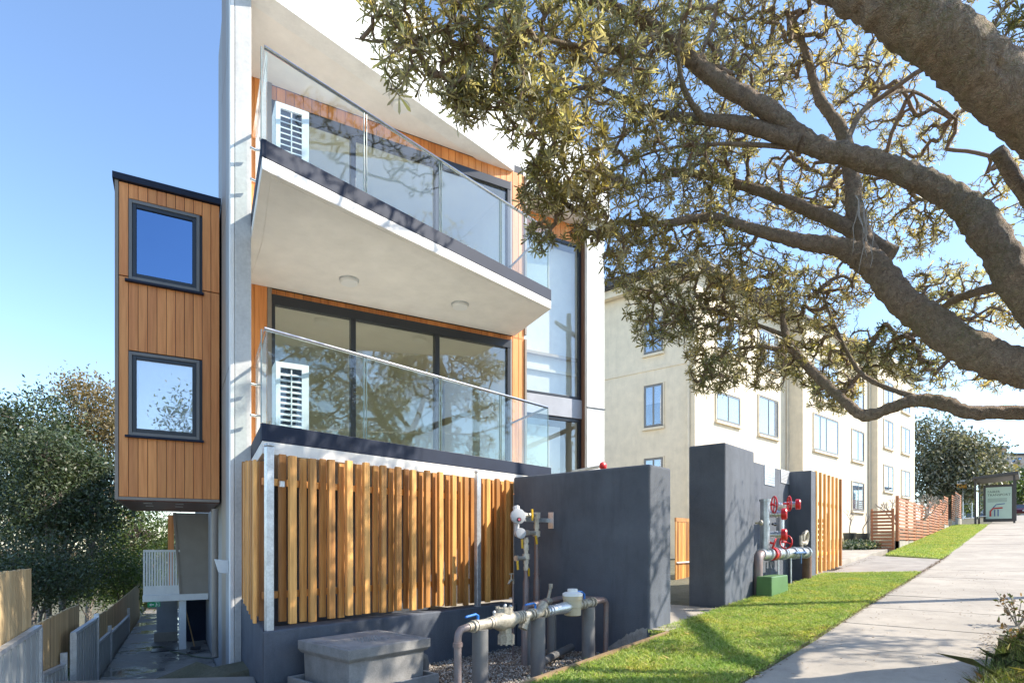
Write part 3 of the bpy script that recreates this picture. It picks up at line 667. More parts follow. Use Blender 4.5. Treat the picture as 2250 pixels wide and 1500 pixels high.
# steel notice plates on the back wall
def px_m(px, m): return onM(px, m)
for (pa_, pb_, y0, y1, nm) in ((1680, 1702, 1022, 1066, 'notice_plate'), (1716, 1735, 1033, 1062, 'diagram_plate')):
    a, b = onM(pa_, 4.24), onM(pb_, 4.24)
    dm = CA * (a + b) / 2 + SA * 4.24
    za, zb = EYE + (HOR - y1) / FPX * dm, EYE + (HOR - y0) / FPX * dm
    o = MB().sbox(a, b, 4.235, 4.249, za, zb).build(nm, M_GALV if nm[0] == 'n' else plain('plate_white', (.6, .6, .6), .4, bmp=0), bw, bevel=.003)
    tx = MB()
    for r in range(7):
        z = zb - .04 - (zb - za - .08) * r / 6.5
        c = a + .03
        while c < b - .06:
            L = RND.uniform(.015, .05); tx.sbox(c, min(b - .02, c + L), 4.2325, 4.2345, z - .006, z); c += L + .015
    tx.build('print', M_FRAME, o)
# timber battens right of the booster wall
bs = thing('batten_screen', (16, 3.8, 0.8), 'row of tall timber battens standing right of the fire booster wall', 'fence')
sE = onM(1848, 3.80)
for i in range(7):
    s_ = sD + .30 + (sE - sD - .36) * i / 6
    MB().sbox(s_ - .042, s_ + .042, 3.77, 3.83, pathz(s_) + .03, BWT + .03).build('slat', M_SLAT, bs, bevel=.004, seg=1)
MB().sbox(sD + .2, sE, 3.87, 3.90, EYE + .9, EYE + .98).build('rail', M_SLAT, bs); MB().sbox(sD + .2, sE, 3.87, 3.90, EYE - .3, EYE - .22).build('rail', M_SLAT, bs)
MB().sbox(sD + .18, sE + .02, 3.76, 4.3, .1, pathz(15) + .02).build('kerb', M_DRIVE, bs, bevel=.01)
# entry gate between the walls
gt = thing('entry_gate', (8.4, 5.2, .4), 'narrow slatted timber entry gate in the gap between the navy walls', 'gate')
gm = 6.9
ga, gb = onM(1486, gm), onM(1545, gm)
zt = EYE + .55
MB().sbox(ga, gb, gm, gm + .05, zt, zt + .1).build('top_rail', M_SLAT, gt)
MB().sbox(ga, gb, gm, gm + .05, .48, .56).build('bottom_rail', M_SLAT, gt)
MB().sbox(ga - .02, gb, gm - .04, gm - .01, EYE - .52, EYE - .49).build('crossbar', M_WHITE, gt)
c = ga
while c < gb:
    MB().sbox(c, c + .06, gm + .01, gm + .04, .56, zt).build('slat', M_SLAT, gt); c += .085
MB().sbox(7.53, 7.60, 4.75, 4.87, .5, EYE + .62).build('gate_post', M_SLAT, gt, bevel=.004)
MB().sbox(7.53, 7.62, 4.70, 4.90, .36, .62).build('post_shoe', M_FRAME, gt)
# alarm bell above the wall
al = thing('alarm_bell', B(2.0, .70, .95), 'small red fire alarm bell peeping over the navy wall', 'bell')
d_ = 11.8; pc = P(1322, 1024, d_)
MB().lathe(pc, (-.3, -1, 0), [(0, .05), (.03, .085), (.06, .085), (.09, .05), (.095, 0)], 14).build('bell', plain('signal_red', (.55, .02, .02), .35, var=.05, bmp=0), al, smooth=True)
MB().cyl(pc, pc + BVx * 1.0, .03).build('bracket', M_GALV, al)

# ------------------------------------------------------------------ gravel bed with its edging
tag(MB().prism([(2.86, 3.44), (6.90, 3.44), (6.90, 3.475), (2.86, 3.475)], lambda s, m: pathz(s) - .5, lambda s, m: pathz(s) + .045).build('edging_board', wood('edge_wood', (.42, .30, .18), (.25, .17, .09), 'x')),
    'thin weathered timber edging board between the gravel and the lawn', 'edging')
def gravz(m): return 0.16 - 0.16 * min(1, (m - 3.45) / .7) - 0.06 * max(0, m - 4.15) / 1.8 * 1.6
gn = 9000
gsx = NPR.uniform(2.85, 6.9, gn * 2); gmx = NPR.uniform(3.48, 5.98, gn * 2)
keep = ~((gsx > 3.2) & (gsx < 4.17) & (gmx > 4.88) & (gmx < 5.78))
gsx, gmx = gsx[keep], gmx[keep]
def gravel(gsx, gmx, name, zf, size):
    n = len(gsx)
    oc = np.array([(1, 0, 0), (-1, 0, 0), (0, 1, 0), (0, -1, 0), (0, 0, 1), (0, 0, -1)], float)
    F0 = np.array([(0, 2, 4), (2, 1, 4), (1, 3, 4), (3, 0, 4), (2, 0, 5), (1, 2, 5), (3, 1, 5), (0, 3, 5)])
    r = NPR.uniform(size * .5, size * 1.25, (n, 1, 1)) * NPR.uniform(.6, 1.2, (n, 6, 1))
    V = oc[None] * r * np.array([1, .8, .6])
    V += NPR.normal(0, size * .16, V.shape)
    a = NPR.uniform(0, 6.28, n); ca_, sa_ = np.cos(a)[:, None], np.sin(a)[:, None]
    b_ = NPR.normal(0, .5, n); cb, sb = np.cos(b_)[:, None], np.sin(b_)[:, None]
    x, y, z = V[..., 0].copy(), V[..., 1].copy(), V[..., 2].copy()
    y, z = y * cb - z * sb, y * sb + z * cb
    x, y = x * ca_ - y * sa_, x * sa_ + y * ca_
    V = np.stack([x + gsx[:, None], y + gmx[:, None], z + zf[:, None] + NPR.uniform(-.008, .012, (n, 1))], -1)
    F = (F0[None] + (np.arange(n) * 6)[:, None, None]).reshape(-1, 3)
    m, t, b = nodes('pebble'); ge = N(t, 'ShaderNodeNewGeometry')
    t.links.new(ramp(t, ge.outputs['Random Per Island'], [(0, (.16, .12, .09)), (.3, (.32, .25, .18)), (.6, (.46, .39, .31)), (.85, (.56, .52, .46)), (1, (.62, .60, .56))]), b.inputs['Base Color'])
    b.inputs['Roughness'].default_value = .8
    return np_mesh(name, V.reshape(-1, 3), F, m)
gzv = np.array([gravz(m) for m in gmx])
tag(gravel(gsx, gmx, 'gravel', gzv, .017), 'loose brown and cream pebble gravel around the pipes', 'gravel', kind='stuff')
gb_ = MB(); gb_.prism([(2.86, 3.476), (6.9, 3.476), (6.9, 4.15), (2.86, 4.15)], -.5, lambda s, m: gravz(m) - .012)
gb_.prism([(2.86, 4.151), (6.9, 4.151), (6.9, 5.99), (2.86, 5.99)], -.5, lambda s, m: gravz(m) - .012)
tag(gb_.build('gravel_bed', M_SOIL), kind='structure')

# ------------------------------------------------------------------ concrete service pit
pit = thing('service_pit', (3.69, 5.33, gravz(5.3)), 'grey concrete service pit box with overhanging lid beside the plinth', 'pit')
zt = EYE - 1.02
MB().hexa([(3.235, 4.93, -.15), (4.135, 4.93, -.15), (4.135, 5.75, -.15), (3.235, 5.75, -.15)], [(3.22, 4.92, zt - .10), (4.15, 4.92, zt - .10), (4.15, 5.76, zt - .10), (3.22, 5.76, zt - .10)]).build('body', M_PIT, pit, bevel=.006)
MB().hexa([(3.20, 4.90, zt - .13), (4.17, 4.90, zt - .13), (4.17, 5.78, zt - .13), (3.20, 5.78, zt - .13)], [(3.18, 4.87, zt - .095), (4.19, 4.87, zt - .095), (4.19, 5.80, zt - .095), (3.18, 5.80, zt - .095)]).build('collar', M_PIT, pit, bevel=.006)
ld = MB().sbox(3.175, 4.195, 4.865, 5.805, zt - .095, zt).build('lid', M_PIT, pit, bevel=.006)
lt = MB()
for i in range(9):
    for j in range(4): lt.cyl((3.55 + .04 * i, 5.18 + .07 * j + RND.uniform(-.01, .01), zt - .002), (3.55 + .04 * i, 5.18 + .07 * j, zt + .006), .011, n=6)
for i in range(17): lt.sbox(4.09, 4.125, 4.95 + i * .045, 4.965 + i * .045, zt - .002, zt + .006)
lt.sbox(3.22, 3.232, 4.9, 5.76, zt - .002, zt + .003)
lt.build('lid_relief', M_PIT, ld)['kind'] = 'stuff'
ft = MB(); 
for q in ((3.10, 4.26, 4.80, 4.84), (3.10, 4.26, 5.84, 5.88), (3.10, 3.14, 4.84, 5.84), (4.22, 4.26, 4.84, 5.84)): ft.sbox(q[0], q[1], q[2], q[3], -.2, .10)
ft.build('kerb', M_PIT, pit, bevel=.008)
M_PVC = plain('grey_pvc', (.17, .165, .16), .45, var=.1, scale=4, bmp=.05, stain=.4)
MB().tube([(4.15, 5.1, zt - .22), (4.24, 5.1, zt - .22), (4.30, 5.1, zt - .26), (4.31, 5.1, zt - .34), (4.31, 5.1, -.1)], .05, 12).build('drain_elbow', M_PVC, pit, smooth=True)

# ------------------------------------------------------------------ water meter assembly
M_BRASS = plain('painted_brass', (.46, .41, .32), .5, metal=.2, var=.3, scale=14, fine=60, bmp=.5, col2=(.20, .165, .12), stain=.5)
M_COPP = plain('worn_copper', (.24, .16, .14), .5, metal=.3, var=.2, scale=7, col2=(.22, .22, .22), bmp=.1)
M_BLUE = plain('blue_lever', (.02, .17, .55), .4, var=.05, bmp=0)
M_YEL = plain('yellow_lever', (.70, .42, .01), .4, var=.05, bmp=0)
M_CREAMP = plain('meter_cream', (.55, .46, .30), .5, var=.08, bmp=.05)
wm = thing('water_meter_assembly', (5.3, 4.2, 0), 'water backflow valve and cream meter on grey pipe posts over the gravel', 'water meter')
mA = 4.2
def wp(px, py, m=mA):           # point on the plane of the assembly
    s = onM(px, m); d = CA * s + SA * m; return Vector((s, m, EYE + (HOR - py) / FPX * d))
aL, aR = wp(1022, 1379), wp(1322, 1318)
za = lambda s: aL.z + (aR.z - aL.z) * (s - aL.x) / (aR.x - aL.x)
def ax(px): s = onM(px, mA); return Vector((s, mA, za(s)))
def coll(mb, px, r, hw=.012): c = ax(px); mb.cyl(c - SV * hw, c + SV * hw, r, n=10)
e0 = ax(1018)
MB().tube([Vector((e0.x - .075, mA, -.05)), Vector((e0.x - .075, mA, e0.z - .10)), Vector((e0.x - .065, mA, e0.z - .045)), Vector((e0.x - .035, mA, e0.z - .01)), Vector((e0.x + .02, mA, e0.z)), ax(1046)], .038, 12).cyl(Vector((e0.x - .075, mA, e0.z - .17)), Vector((e0.x - .075, mA, e0.z - .13)), .048).build('riser', M_COPP, wm, smooth=True)
b1 = MB().tube([ax(1040), ax(1076)], .054, 12)
for px in (1030, 1035, 1040, 1047, 1076, 1082, 1088): coll(b1, px, .064 if px > 1036 else .046)
b1 = b1.build('ball_valve', M_BRASS, wm, smooth=True)
c = ax(1050); MB().tube([c + Vector((0, 0, .04)), c + Vector((0, 0, .10)), c + Vector((-.03, 0, .115)), c + Vector((-.17, 0, .10))], [.014, .014, .013, .012], 8).build('lever', M_BLUE, b1, smooth=True)
bf = MB(); c = ax(1108)
bf.tube([ax(1078), ax(1088), ax(1096), ax(1120), ax(1128), ax(1140)], [.055, .075, .105, .105, .075, .058], 12)
bf.cyl(c + Vector((0, 0, .05)), c + Vector((0, 0, .13)), .09, n=8); bf.cyl(c - Vector((-.02, 0, .05)), c - Vector((-.02, 0, .17)), .065, n=8); bf.cyl(c + Vector((.03, 0, -.15)), c + Vector((.03, 0, -.25)), .085, n=8)
for k in range(8):
    an = k * math.pi / 4; q_ = Vector((math.cos(an), math.sin(an), 0)) * .082
    bf.cyl(c + q_ + Vector((0, 0, .12)), c + q_ + Vector((0, 0, .145)), .012, n=6); bf.cyl(c + q_ * .95 + Vector((.03, 0, -.16)), c + q_ * .95 + Vector((.03, 0, -.262)), .012, n=6)
    bf.cyl(c + Vector((-.105, math.cos(an) * .085, math.sin(an) * .085)), c + Vector((-.06, math.cos(an) * .085, math.sin(an) * .085)), .012, n=6)
bf = bf.build('backflow_valve', M_BRASS, wm, smooth=True)
for px, dz in ((1086, .10), (1110, .15), (1122, .13)):
    p = ax(px); MB().cyl(p + Vector((0, 0, .05)), p + Vector((0, 0, dz)), .010, n=8).ell(p + Vector((0, 0, dz)), .019, .019, .022, 8, 5).build('test_cock', M_GALV, bf, smooth=True)
st = MB().tube([ax(1140), ax(1200)], .050, 12)
for px in (1138, 1143, 1148, 1166, 1172, 1192, 1198): coll(st, px, .068)
c = ax(1158); st.tube([c, c + Vector((-.06, 0, -.11))], [.05, .046], 8); st.cyl(c + Vector((-.055, 0, -.10)), c + Vector((-.075, 0, -.14)), .056, n=6)
c = ax(1184); st.tube([c, c + Vector((.10, 0, .10))], [.052, .055], 10)
st = st.build('strainer', M_BRASS, wm, smooth=True)
c = ax(1176); MB().tube([c + Vector((0, 0, .04)), c + Vector((0, 0, .11)), c + Vector((-.03, 0, .12)), c + Vector((-.17, 0, .115))], [.013, .013, .012, .011], 8).build('lever', M_BLUE, st, smooth=True)
un = MB().tube([ax(1198), ax(1210), ax(1218), ax(1228), ax(1240), ax(1250)], [.05, .054, .062, .066, .072, .06], 12)
for px in (1200, 1206, 1212): coll(un, px, .066)
un.build('coupling', M_GALV, wm, smooth=True)
c = ax(1258)
mt = MB().lathe(c - Vector((0, 0, .115)), (0, 0, 1), [(0, .08), (.01, .102), (.10, .104), (.105, .110), (.12, .110), (.125, .108), (.19, .112), (.195, .120), (.24, .120)], 20).build('meter', M_CREAMP, wm, smooth=True)
MB().lathe(c + Vector((0, 0, .126)), (0, 0, 1), [(0, .122), (.03, .122), (.045, .095), (.047, .058), (.06, .064), (.085, .060), (.09, 0)], 20).build('meter_cap', M_WHITE, mt, smooth=True)
b2 = MB().tube([ax(1266), ax(1300)], .052, 12)
for px in (1277, 1284, 1296, 1303): coll(b2, px, .064)
b2 = b2.build('ball_valve', M_BRASS, wm, smooth=True)
c = ax(1284); MB().tube([c + Vector((0, 0, .04)), c + Vector((0, 0, .12)), c + Vector((-.03, .02, .15)), c + Vector((-.13, .1, .165))], [.013, .013, .012, .011], 8).build('lever', M_BLUE, b2, smooth=True)
e1 = ax(1326)
MB().tube([ax(1296), ax(1320), Vector((e1.x + .03, mA, e1.z - .01)), Vector((e1.x + .06, mA, e1.z - .05)), Vector((e1.x + .065, mA, e1.z - .12)), Vector((e1.x + .05, mA, gravz(mA) - .05))], [.038, .036, .038, .038, .034, .034], 10).build('return_pipe', M_COPP, wm, smooth=True)
# bypass behind
mB = 4.75
p0, p1 = wp(1158, 1330, mB), wp(1245, 1312, mB)
MB().tube([Vector((p0.x - .05, mB, -.1)), Vector((p0.x - .05, mB, p0.z - .08)), Vector((p0.x - .03, mB, p0.z - .02)), Vector((p0.x + .05, mB, p0.z)), p1, Vector((e1.x - .1, mB - .1, e1.z)), Vector((e1.x + .02, mA, e1.z))], .040, 10).build('bypass_pipe', M_COPP, wm, smooth=True)
tp = MB(); c = p0 + (p1 - p0) * .5; tp.cyl(c - Vector((.05, 0, 0)), c + Vector((.05, 0, 0)), .045); tp.cyl(c, c + Vector((.04, -.02, .19)), .022, n=8); tp.cyl(c + Vector((.04, -.02, .17)), c + Vector((.04, -.02, .23)), .028, n=8)
tp.build('bypass_tap', M_BRASS, wm, smooth=True)
for px, ztop in ((1055, -.045), (1182, -.045), (1293, -.05)):
    c = ax(px); MB().cyl(Vector((c.x, mA, gravz(mA) - .06)), Vector((c.x, mA, c.z + ztop)), .083, n=20).build('support_post', M_PVC, wm, smooth=True)
for px, mm in ((1212, 4.75), (1160, 4.75)):
    c = wp(px, 1330, mm); MB().cyl(Vector((c.x, mm, gravz(mm) - .06)), Vector((c.x, mm, c.z - .03)), .062, n=16).build('support_post', M_PVC, wm, smooth=True)
tag(MB().tube([(5.55, 4.45, .045), (6.0, 4.62, .05), (6.62, 4.75, .075)], .05, 10).build('loose_pipe', M_PVC, smooth=True), 'short grey pipe lying on the gravel behind the meter posts', 'pipe')

# ------------------------------------------------------------------ gas risers on the navy wall
gr = thing('gas_riser', (6.65, 5.35, gravz(5.3)), 'gas riser with grey regulator and yellow lever valves on the navy wall', 'gas meter')
gmn = 5.32
def gp(px, py, m=gmn): return wp(px, py, m)
M_REG = plain('regulator_grey', (.50, .51, .53), .45, var=.06, bmp=.05)
r2, r1 = gp(1179, 1190), gp(1156, 1190)
bot = gravz(gmn) - .04
a = MB().tube([Vector((r2.x, gmn, bot)), Vector((r2.x, gmn, gp(1180, 1275).z)), Vector((r2.x, gmn, gp(1180, 1262).z)), Vector((r2.x, gmn, gp(1180, 1180).z))], [.045, .045, .033, .033], 10)
for y in (1262, 1272): a.cyl(Vector((r2.x, gmn, gp(1180, y).z)), Vector((r2.x, gmn, gp(1180, y).z + .03)), .042, n=12)
a.build('riser', M_COPP, gr, smooth=True)
a = MB().tube([Vector((r1.x, gmn, bot)), Vector((r1.x, gmn, gp(1156, 1280).z)), Vector((r1.x, gmn, gp(1156, 1268).z)), Vector((r1.x, gmn, gp(1156, 1250).z))], [.045, .045, .031, .031], 10)
a.build('riser', M_COPP, gr, smooth=True)
a = MB()
for (xx, y0, y1, r) in ((r1.x, 1250, 1180, .032), (r1.x, 1252, 1244, .04), (r1.x, 1238, 1230, .042), (r1.x, 1228, 1216, .055), (r1.x, 1208, 1196, .042), (r1.x, 1191, 1184, .043), (r2.x, 1180, 1130, .032), (r2.x, 1178, 1165, .055), (r2.x, 1160, 1150, .042), (r2.x, 1147, 1141, .043), (r2.x, 1138, 1124, .058)):
    a.cyl(Vector((xx, gmn, gp(1156, y0).z)), Vector((xx, gmn, gp(1156, y1).z)), r, n=8)
for (px0, px1, py) in ((1133, 1160, 1226), (1157, 1185, 1170), (1150, 1180, 1131)):
    p, q = gp(px0, py), gp(px1, py); a.cyl(p, q, .030, n=8); a.cyl(p, p + SV * .05, .040, n=8)
a.build('fittings', plain('nickel_fitting', (.52, .49, .43), .35, metal=.45, var=.2, scale=14, bmp=.1), gr, smooth=True)
p = gp(1137, 1134); ad = Vector((-.55, -.84, 0)).normalized()
rg = MB().lathe(p + ad * .07, -ad, [(0, .06), (.012, .105), (.05, .11), (.06, .08), (.15, .07)], 12)
rg.cyl(p + Vector((0, 0, .03)), p + Vector((.03, .05, .13)), .05, n=8); rg.cyl(p + Vector((.02, .03, -.06)), p + Vector((.02, .03, -.22)), .035, n=10)
rg = rg.build('regulator', M_REG, gr, smooth=True)
MB().cyl(p + ad * .06 + Vector((0, 0, -.045)), p + ad * .09 + Vector((0, 0, -.045)), .03, n=12).build('dial', M_FRAME, rg)
MB().cyl(p + ad * .09 + Vector((0, 0, -.045)), p + ad * .095 + Vector((0, 0, -.045)), .019, n=12).build('dial_face', plain('dial_red', (.6, .12, .16), .4, bmp=0), rg)
p = gp(1143, 1171)
MB().lathe(p + ad * .05, -ad, [(0, .05), (.004, .072), (.03, .075), (.035, .058), (.16, .058)], 16).build('filter', M_REG, gr, smooth=True)
for (px0, py0, px1, py1) in ((1169, 1118, 1170, 1143), (1147, 1184, 1148, 1204), (1177, 1176, 1180, 1195), (1137, 1231, 1138, 1251)):
    MB().tube([gp(px0, py0, gmn - .06), gp(px1, py1, gmn - .07)], .016, 8).build('lever', M_YEL, gr, smooth=True)
MB().obox(gp(1161, 1265, gmn - .05), SV * .03, MV * .006, ZV * .11).build('tag', M_YEL, gr)
p = gp(1150, 1140)
MB().obox(Vector((p.x, gmn + .02, p.z - .03)), SV * (6.905 - p.x), MV * .05, ZV * .06).obox(Vector((6.895, gmn - .05, p.z - .12)), SV * .012, MV * .10, ZV * .24).build('wall_bracket', M_GALV, gr, bevel=.003)
tpx = gp(1140, 1275)
tapo = thing('garden_tap', (tpx.x, 5.45, gravz(5.4)), 'slim copper garden tap standing left of the gas risers', 'tap')
MB().tube([Vector((tpx.x + .03, 5.45, bot)), Vector((tpx.x + .03, 5.45, tpx.z - .03))], .014, 8).build('standpipe', M_COPP, tapo, smooth=True)
MB().tube([Vector((tpx.x + .03, 5.45, tpx.z - .05)), Vector((tpx.x + .03, 5.45, tpx.z)), Vector((tpx.x - .03, 5.45, tpx.z)), Vector((tpx.x - .07, 5.45, tpx.z - .05))], .017, 8).cyl(Vector((tpx.x - .01, 5.45, tpx.z)), Vector((tpx.x - .01, 5.45, tpx.z + .09)), .010).cyl(Vector((tpx.x - .05, 5.45, tpx.z + .09)), Vector((tpx.x + .03, 5.45, tpx.z + .09)), .009).build('spout', M_BRASS, tapo, smooth=True)

# ------------------------------------------------------------------ fire booster
M_RED = plain('hydrant_red', (.58, .015, .02), .35, var=.08, bmp=0)
M_GPIPE = plain('galv_pipe', (.50, .53, .55), .35, metal=.7, var=.25, scale=6, bmp=.08)
fb = thing('fire_booster', (12.6, 3.73, pathz(12.5)), 'galvanised fire hydrant booster with red caps and handwheels in the niche', 'hydrant')
mF = 3.73
def fp_(px, py, m=mF): return wp(px, py, m)
def vpipe(px, y0, y1, r, m=mF):
    a, b = fp_(px, y0, m), fp_(px, y1, m); return MB().cyl(Vector((a.x, m, b.z)), Vector((a.x, m, a.z)), r, n=16)
p = vpipe(1681, 1100, 1206, .085); a = fp_(1681, 1100)
for z in (0.0, -.94): p.cyl(Vector((a.x, mF, a.z + z - .01)), Vector((a.x, mF, a.z + z + .03)), .105, n=16)
p.build('standpipe', M_GPIPE, fb, smooth=True)
p = vpipe(1714, 1118, 1205, .08, 3.92); p.build('standpipe', M_GPIPE, fb, smooth=True)
mz = fp_(1700, 1216).z
sl_, sr_ = fp_(1672, 1216).x, fp_(1774, 1216).x
h = MB().tube([Vector((sl_ - .02, mF, mz)), Vector((sr_ + .02, mF, mz))], .10, 16)
for q in (.12, .26, .40, .44, .62, .66, .80, .95): h.cyl(Vector((sl_ + (sr_ - sl_) * q - .02, mF, mz)), Vector((sl_ + (sr_ - sl_) * q + .02, mF, mz)), .132, n=14)
h.build('manifold', M_GPIPE, fb, smooth=True)
for q in (.20, .50): 
    s_ = sl_ + (sr_ - sl_) * q; MB().cyl(Vector((s_ - .05, mF, mz)), Vector((s_ + .05, mF, mz)), .13, n=14).build('clamp', M_RED, fb, smooth=True) if q < .3 else None
MB().tube([Vector((sl_, mF, mz)), Vector((sl_ - .10, mF, mz - .03)), Vector((sl_ - .16, mF, mz - .12)), Vector((sl_ - .17, mF, mz - .3)), Vector((sl_ - .17, mF, pathz(sl_) - .1))], .085, 14).build('elbow', M_COPP, fb, smooth=True)
MB().tube([Vector((sr_ - .10, mF, mz)), Vector((sr_ - .04, mF, mz - .08)), Vector((sr_ - .03, mF, mz - .2)), Vector((sr_ - .03, mF, pathz(sr_) - .1))], .095, 14).build('elbow', plain('rust_pipe', (.16, .09, .06), .7, var=.25, scale=6), fb, smooth=True)
for q in (.33, .60):
    s_ = sl_ + (sr_ - sl_) * q; MB().cyl(Vector((s_, mF, pathz(s_) - .05)), Vector((s_, mF, mz - .08)), .018, n=8).build('support', M_GALV, fb)
outd = Vector((.25, -1, 0)).normalized()
def outlet(px, py, m0, col):
    c = fp_(px, py, m0)
    a = MB().lathe(c - outd * .12, outd, [(0, .06), (.1, .06), (.105, .075), (.14, .075), (.145, .06), (.2, .06)], 14).build('outlet', M_GPIPE, fb, smooth=True)
    MB().lathe(c + outd * .08, outd, [(0, .085), (.01, .108), (.08, .108), (.10, .09), (.102, 0)], 16).build('cap', col, a, smooth=True)
for px, py in ((1706, 1129), (1706, 1174)): outlet(px, py, 3.60, M_RED)
outlet(1738, 1108, 3.72, M_RED)
def wheel(px, py, m0, r, axis):
    c = fp_(px, py, m0); a = MB().torus(c, axis, r, .014); u = Vector(axis).normalized().orthogonal().normalized(); v = Vector(axis).normalized().cross(u)
    for k in range(4):
        an = k * math.pi / 2 + .4; a.cyl(c, c + (u * math.cos(an) + v * math.sin(an)) * r, .010, n=6)
    a.cyl(c, c - Vector(axis).normalized() * -.12, .02, n=8); a.build('handwheel', M_RED, fb, smooth=True)
wheel(1701, 1108, 3.60, .15, (-.6, .8, 0)); wheel(1727, 1190, 3.60, .13, (-.9, .3, 0)); wheel(1701, 1194, 3.58, .09, (-.2, .9, .3)); wheel(1734, 1106, 3.64, .15, (-.5, .85, 0))
c = fp_(1714, 1110, 3.82); MB().tube([c - SV * .25, c + SV * .35], .06, 12).build('cross_pipe', M_GPIPE, fb, smooth=True)
lo = MB(); c = fp_(1768, 1186, 3.70)
lo.torus(c + Vector((.10, 0, .05)), (0, 1, .1), .14, .03); lo.torus(c + Vector((.12, .03, .06)), (.3, 1, .1), .10, .03); lo.cyl(c - SV * .22 + Vector((0, 0, -.06)), c - SV * .22 + Vector((0, 0, -.22)), .03); lo.cyl(c - SV * .25 + Vector((0, 0, -.06)), c + SV * .05 + Vector((0, 0, -.06)), .035); lo.cyl(c - SV * .1, c - SV * .1 + Vector((0, 0, .13)), .03); lo.cyl(c - SV * .28 + Vector((0, 0, -.1)), c - SV * .28 + Vector((0, 0, .1)), .03)
lo.build('meter_loop', M_BRASS, fb, smooth=True)
c = fp_(1757, 1214, 3.60)
MB().cyl(c - SV * .3, c + SV * .35, .022, n=8).ell(c + SV * .38, .05, .04, .04).cyl(c + SV * .1, c + SV * .1 + Vector((0, 0, -.22)), .016, n=6).build('chained_valve', plain('valve_blue', (.05, .12, .25), .4, bmp=0), fb, smooth=True)
c = fp_(1672, 1148, 3.62); MB().ell(c, .04, .04, .05).cyl(c, c + MV * .1, .02).build('drain_cock', M_BRASS, fb, smooth=True)
c = fp_(1701, 1151, 3.6); MB().cyl(c - SV * .09, c + SV * .04, .022).ell(c + SV * .05, .035, .035, .035).build('gauge', M_FRAME, fb, smooth=True)
gx0, gx1 = onM(1696, 3.42), onM(1733, 3.42)
gbx = MB().hexa([(gx0, 3.42, pathz(gx0) - .05), (gx1, 3.42, pathz(gx0) - .05), (gx1, 3.70, pathz(gx0) - .05), (gx0, 3.70, pathz(gx0) - .05)],
                [(gx0 + .02, 3.43, pathz(gx0) + .37), (gx1 - .02, 3.43, pathz(gx0) + .37), (gx1 - .02, 3.69, pathz(gx0) + .37), (gx0 + .02, 3.69, pathz(gx0) + .37)])
tag(gbx.build('cable_pillar', plain('pillar_green', (.09, .19, .06), .5, var=.1, bmp=.05), bevel=.018, seg=3), 'small green plastic service pillar in the lawn before the fire booster', 'pillar')

# ------------------------------------------------------------------ neighbouring cream apartment block
nb = thing('cream_apartment_block', W(12, 30, -0.6), 'cream rendered three storey apartment block with stepped street front', 'building')
AF = math.atan2(0.741, 0.672)                       # street front direction, measured from the view direction
fdir = (SA * 0.741 + CA * 0.672, -CA * 0.741 + SA * 0.672); fdir = Vector((fdir[0], fdir[1], 0)).normalized()
fout = Vector((fdir.y, -fdir.x, 0))                 # towards the street
if fout.y > 0: fout = -fout
bdir = Vector((SA * -.76 + CA * .65, CA * .76 + SA * .65, 0)).normalized()   # side wall going back
cA = W(6.77, 21.9, 0); cA.z = 0
cB0 = cA + fdir * 8.02; cB = cB0 + fout * 0.68
cC0 = cB + fdir * 8.98; cC = cC0 + fout * 0.41
cE = cC + fdir * 7.16
zb, ztop = -1.0, EYE + 10.15
xy = lambda p: (p.x, p.y)
MB().prism([xy(cA), xy(cB0), xy(cB0 + bdir * 14), xy(cA + bdir * 14)], zb, ztop).build('wall', M_CREAM, nb)
MB().prism([xy(cB), xy(cC0), xy(cC0 + bdir * 14.6), xy(cB + bdir * 14.6)], zb, ztop).build('wall', M_CREAM, nb)
MB().prism([xy(cC), xy(cE), xy(cE + bdir * 15), xy(cC + bdir * 15)], zb, ztop + .6).build('wall', M_CREAM, nb)
# roof with tile courses
M_TILE = plain('dark_tile', (.07, .07, .08), .6, var=.15, bmp=.1)
ra = cA - fdir * .45 + fout * .45; rb_ = cE + fdir * .4 + fout * .45
ridge = bdir * 7.0
rf = MB(); zr = ztop + .04
rf.hexa([ra + Vector((0, 0, zr)), rb_ + Vector((0, 0, zr)), rb_ + bdir * 15 + Vector((0, 0, zr)), ra + bdir * 15 + Vector((0, 0, zr))],
        [ra + Vector((0, 0, zr + .12)), rb_ + Vector((0, 0, zr + .12)), rb_ + ridge * 1.1 + Vector((0, 0, zr + .7)), ra + ridge * 1.1 + Vector((0, 0, zr + .7))])
rfo = rf.build('roof', M_TILE, nb)
for i in range(14):
    p = ra + bdir * (0.35 + i * .5) + Vector((0, 0, zr + .02)); MB().obox(p, fdir * .14 - fdir * .25, bdir * .44, ZV * .17).build('tile', M_TILE, rfo, bevel=.02)
MB().obox(cA - fdir * .3 + fout * .3 + Vector((0, 0, ztop - .28)), bdir * 14, fdir * .25, ZV * .3).build('fascia', M_CREAM, nb)
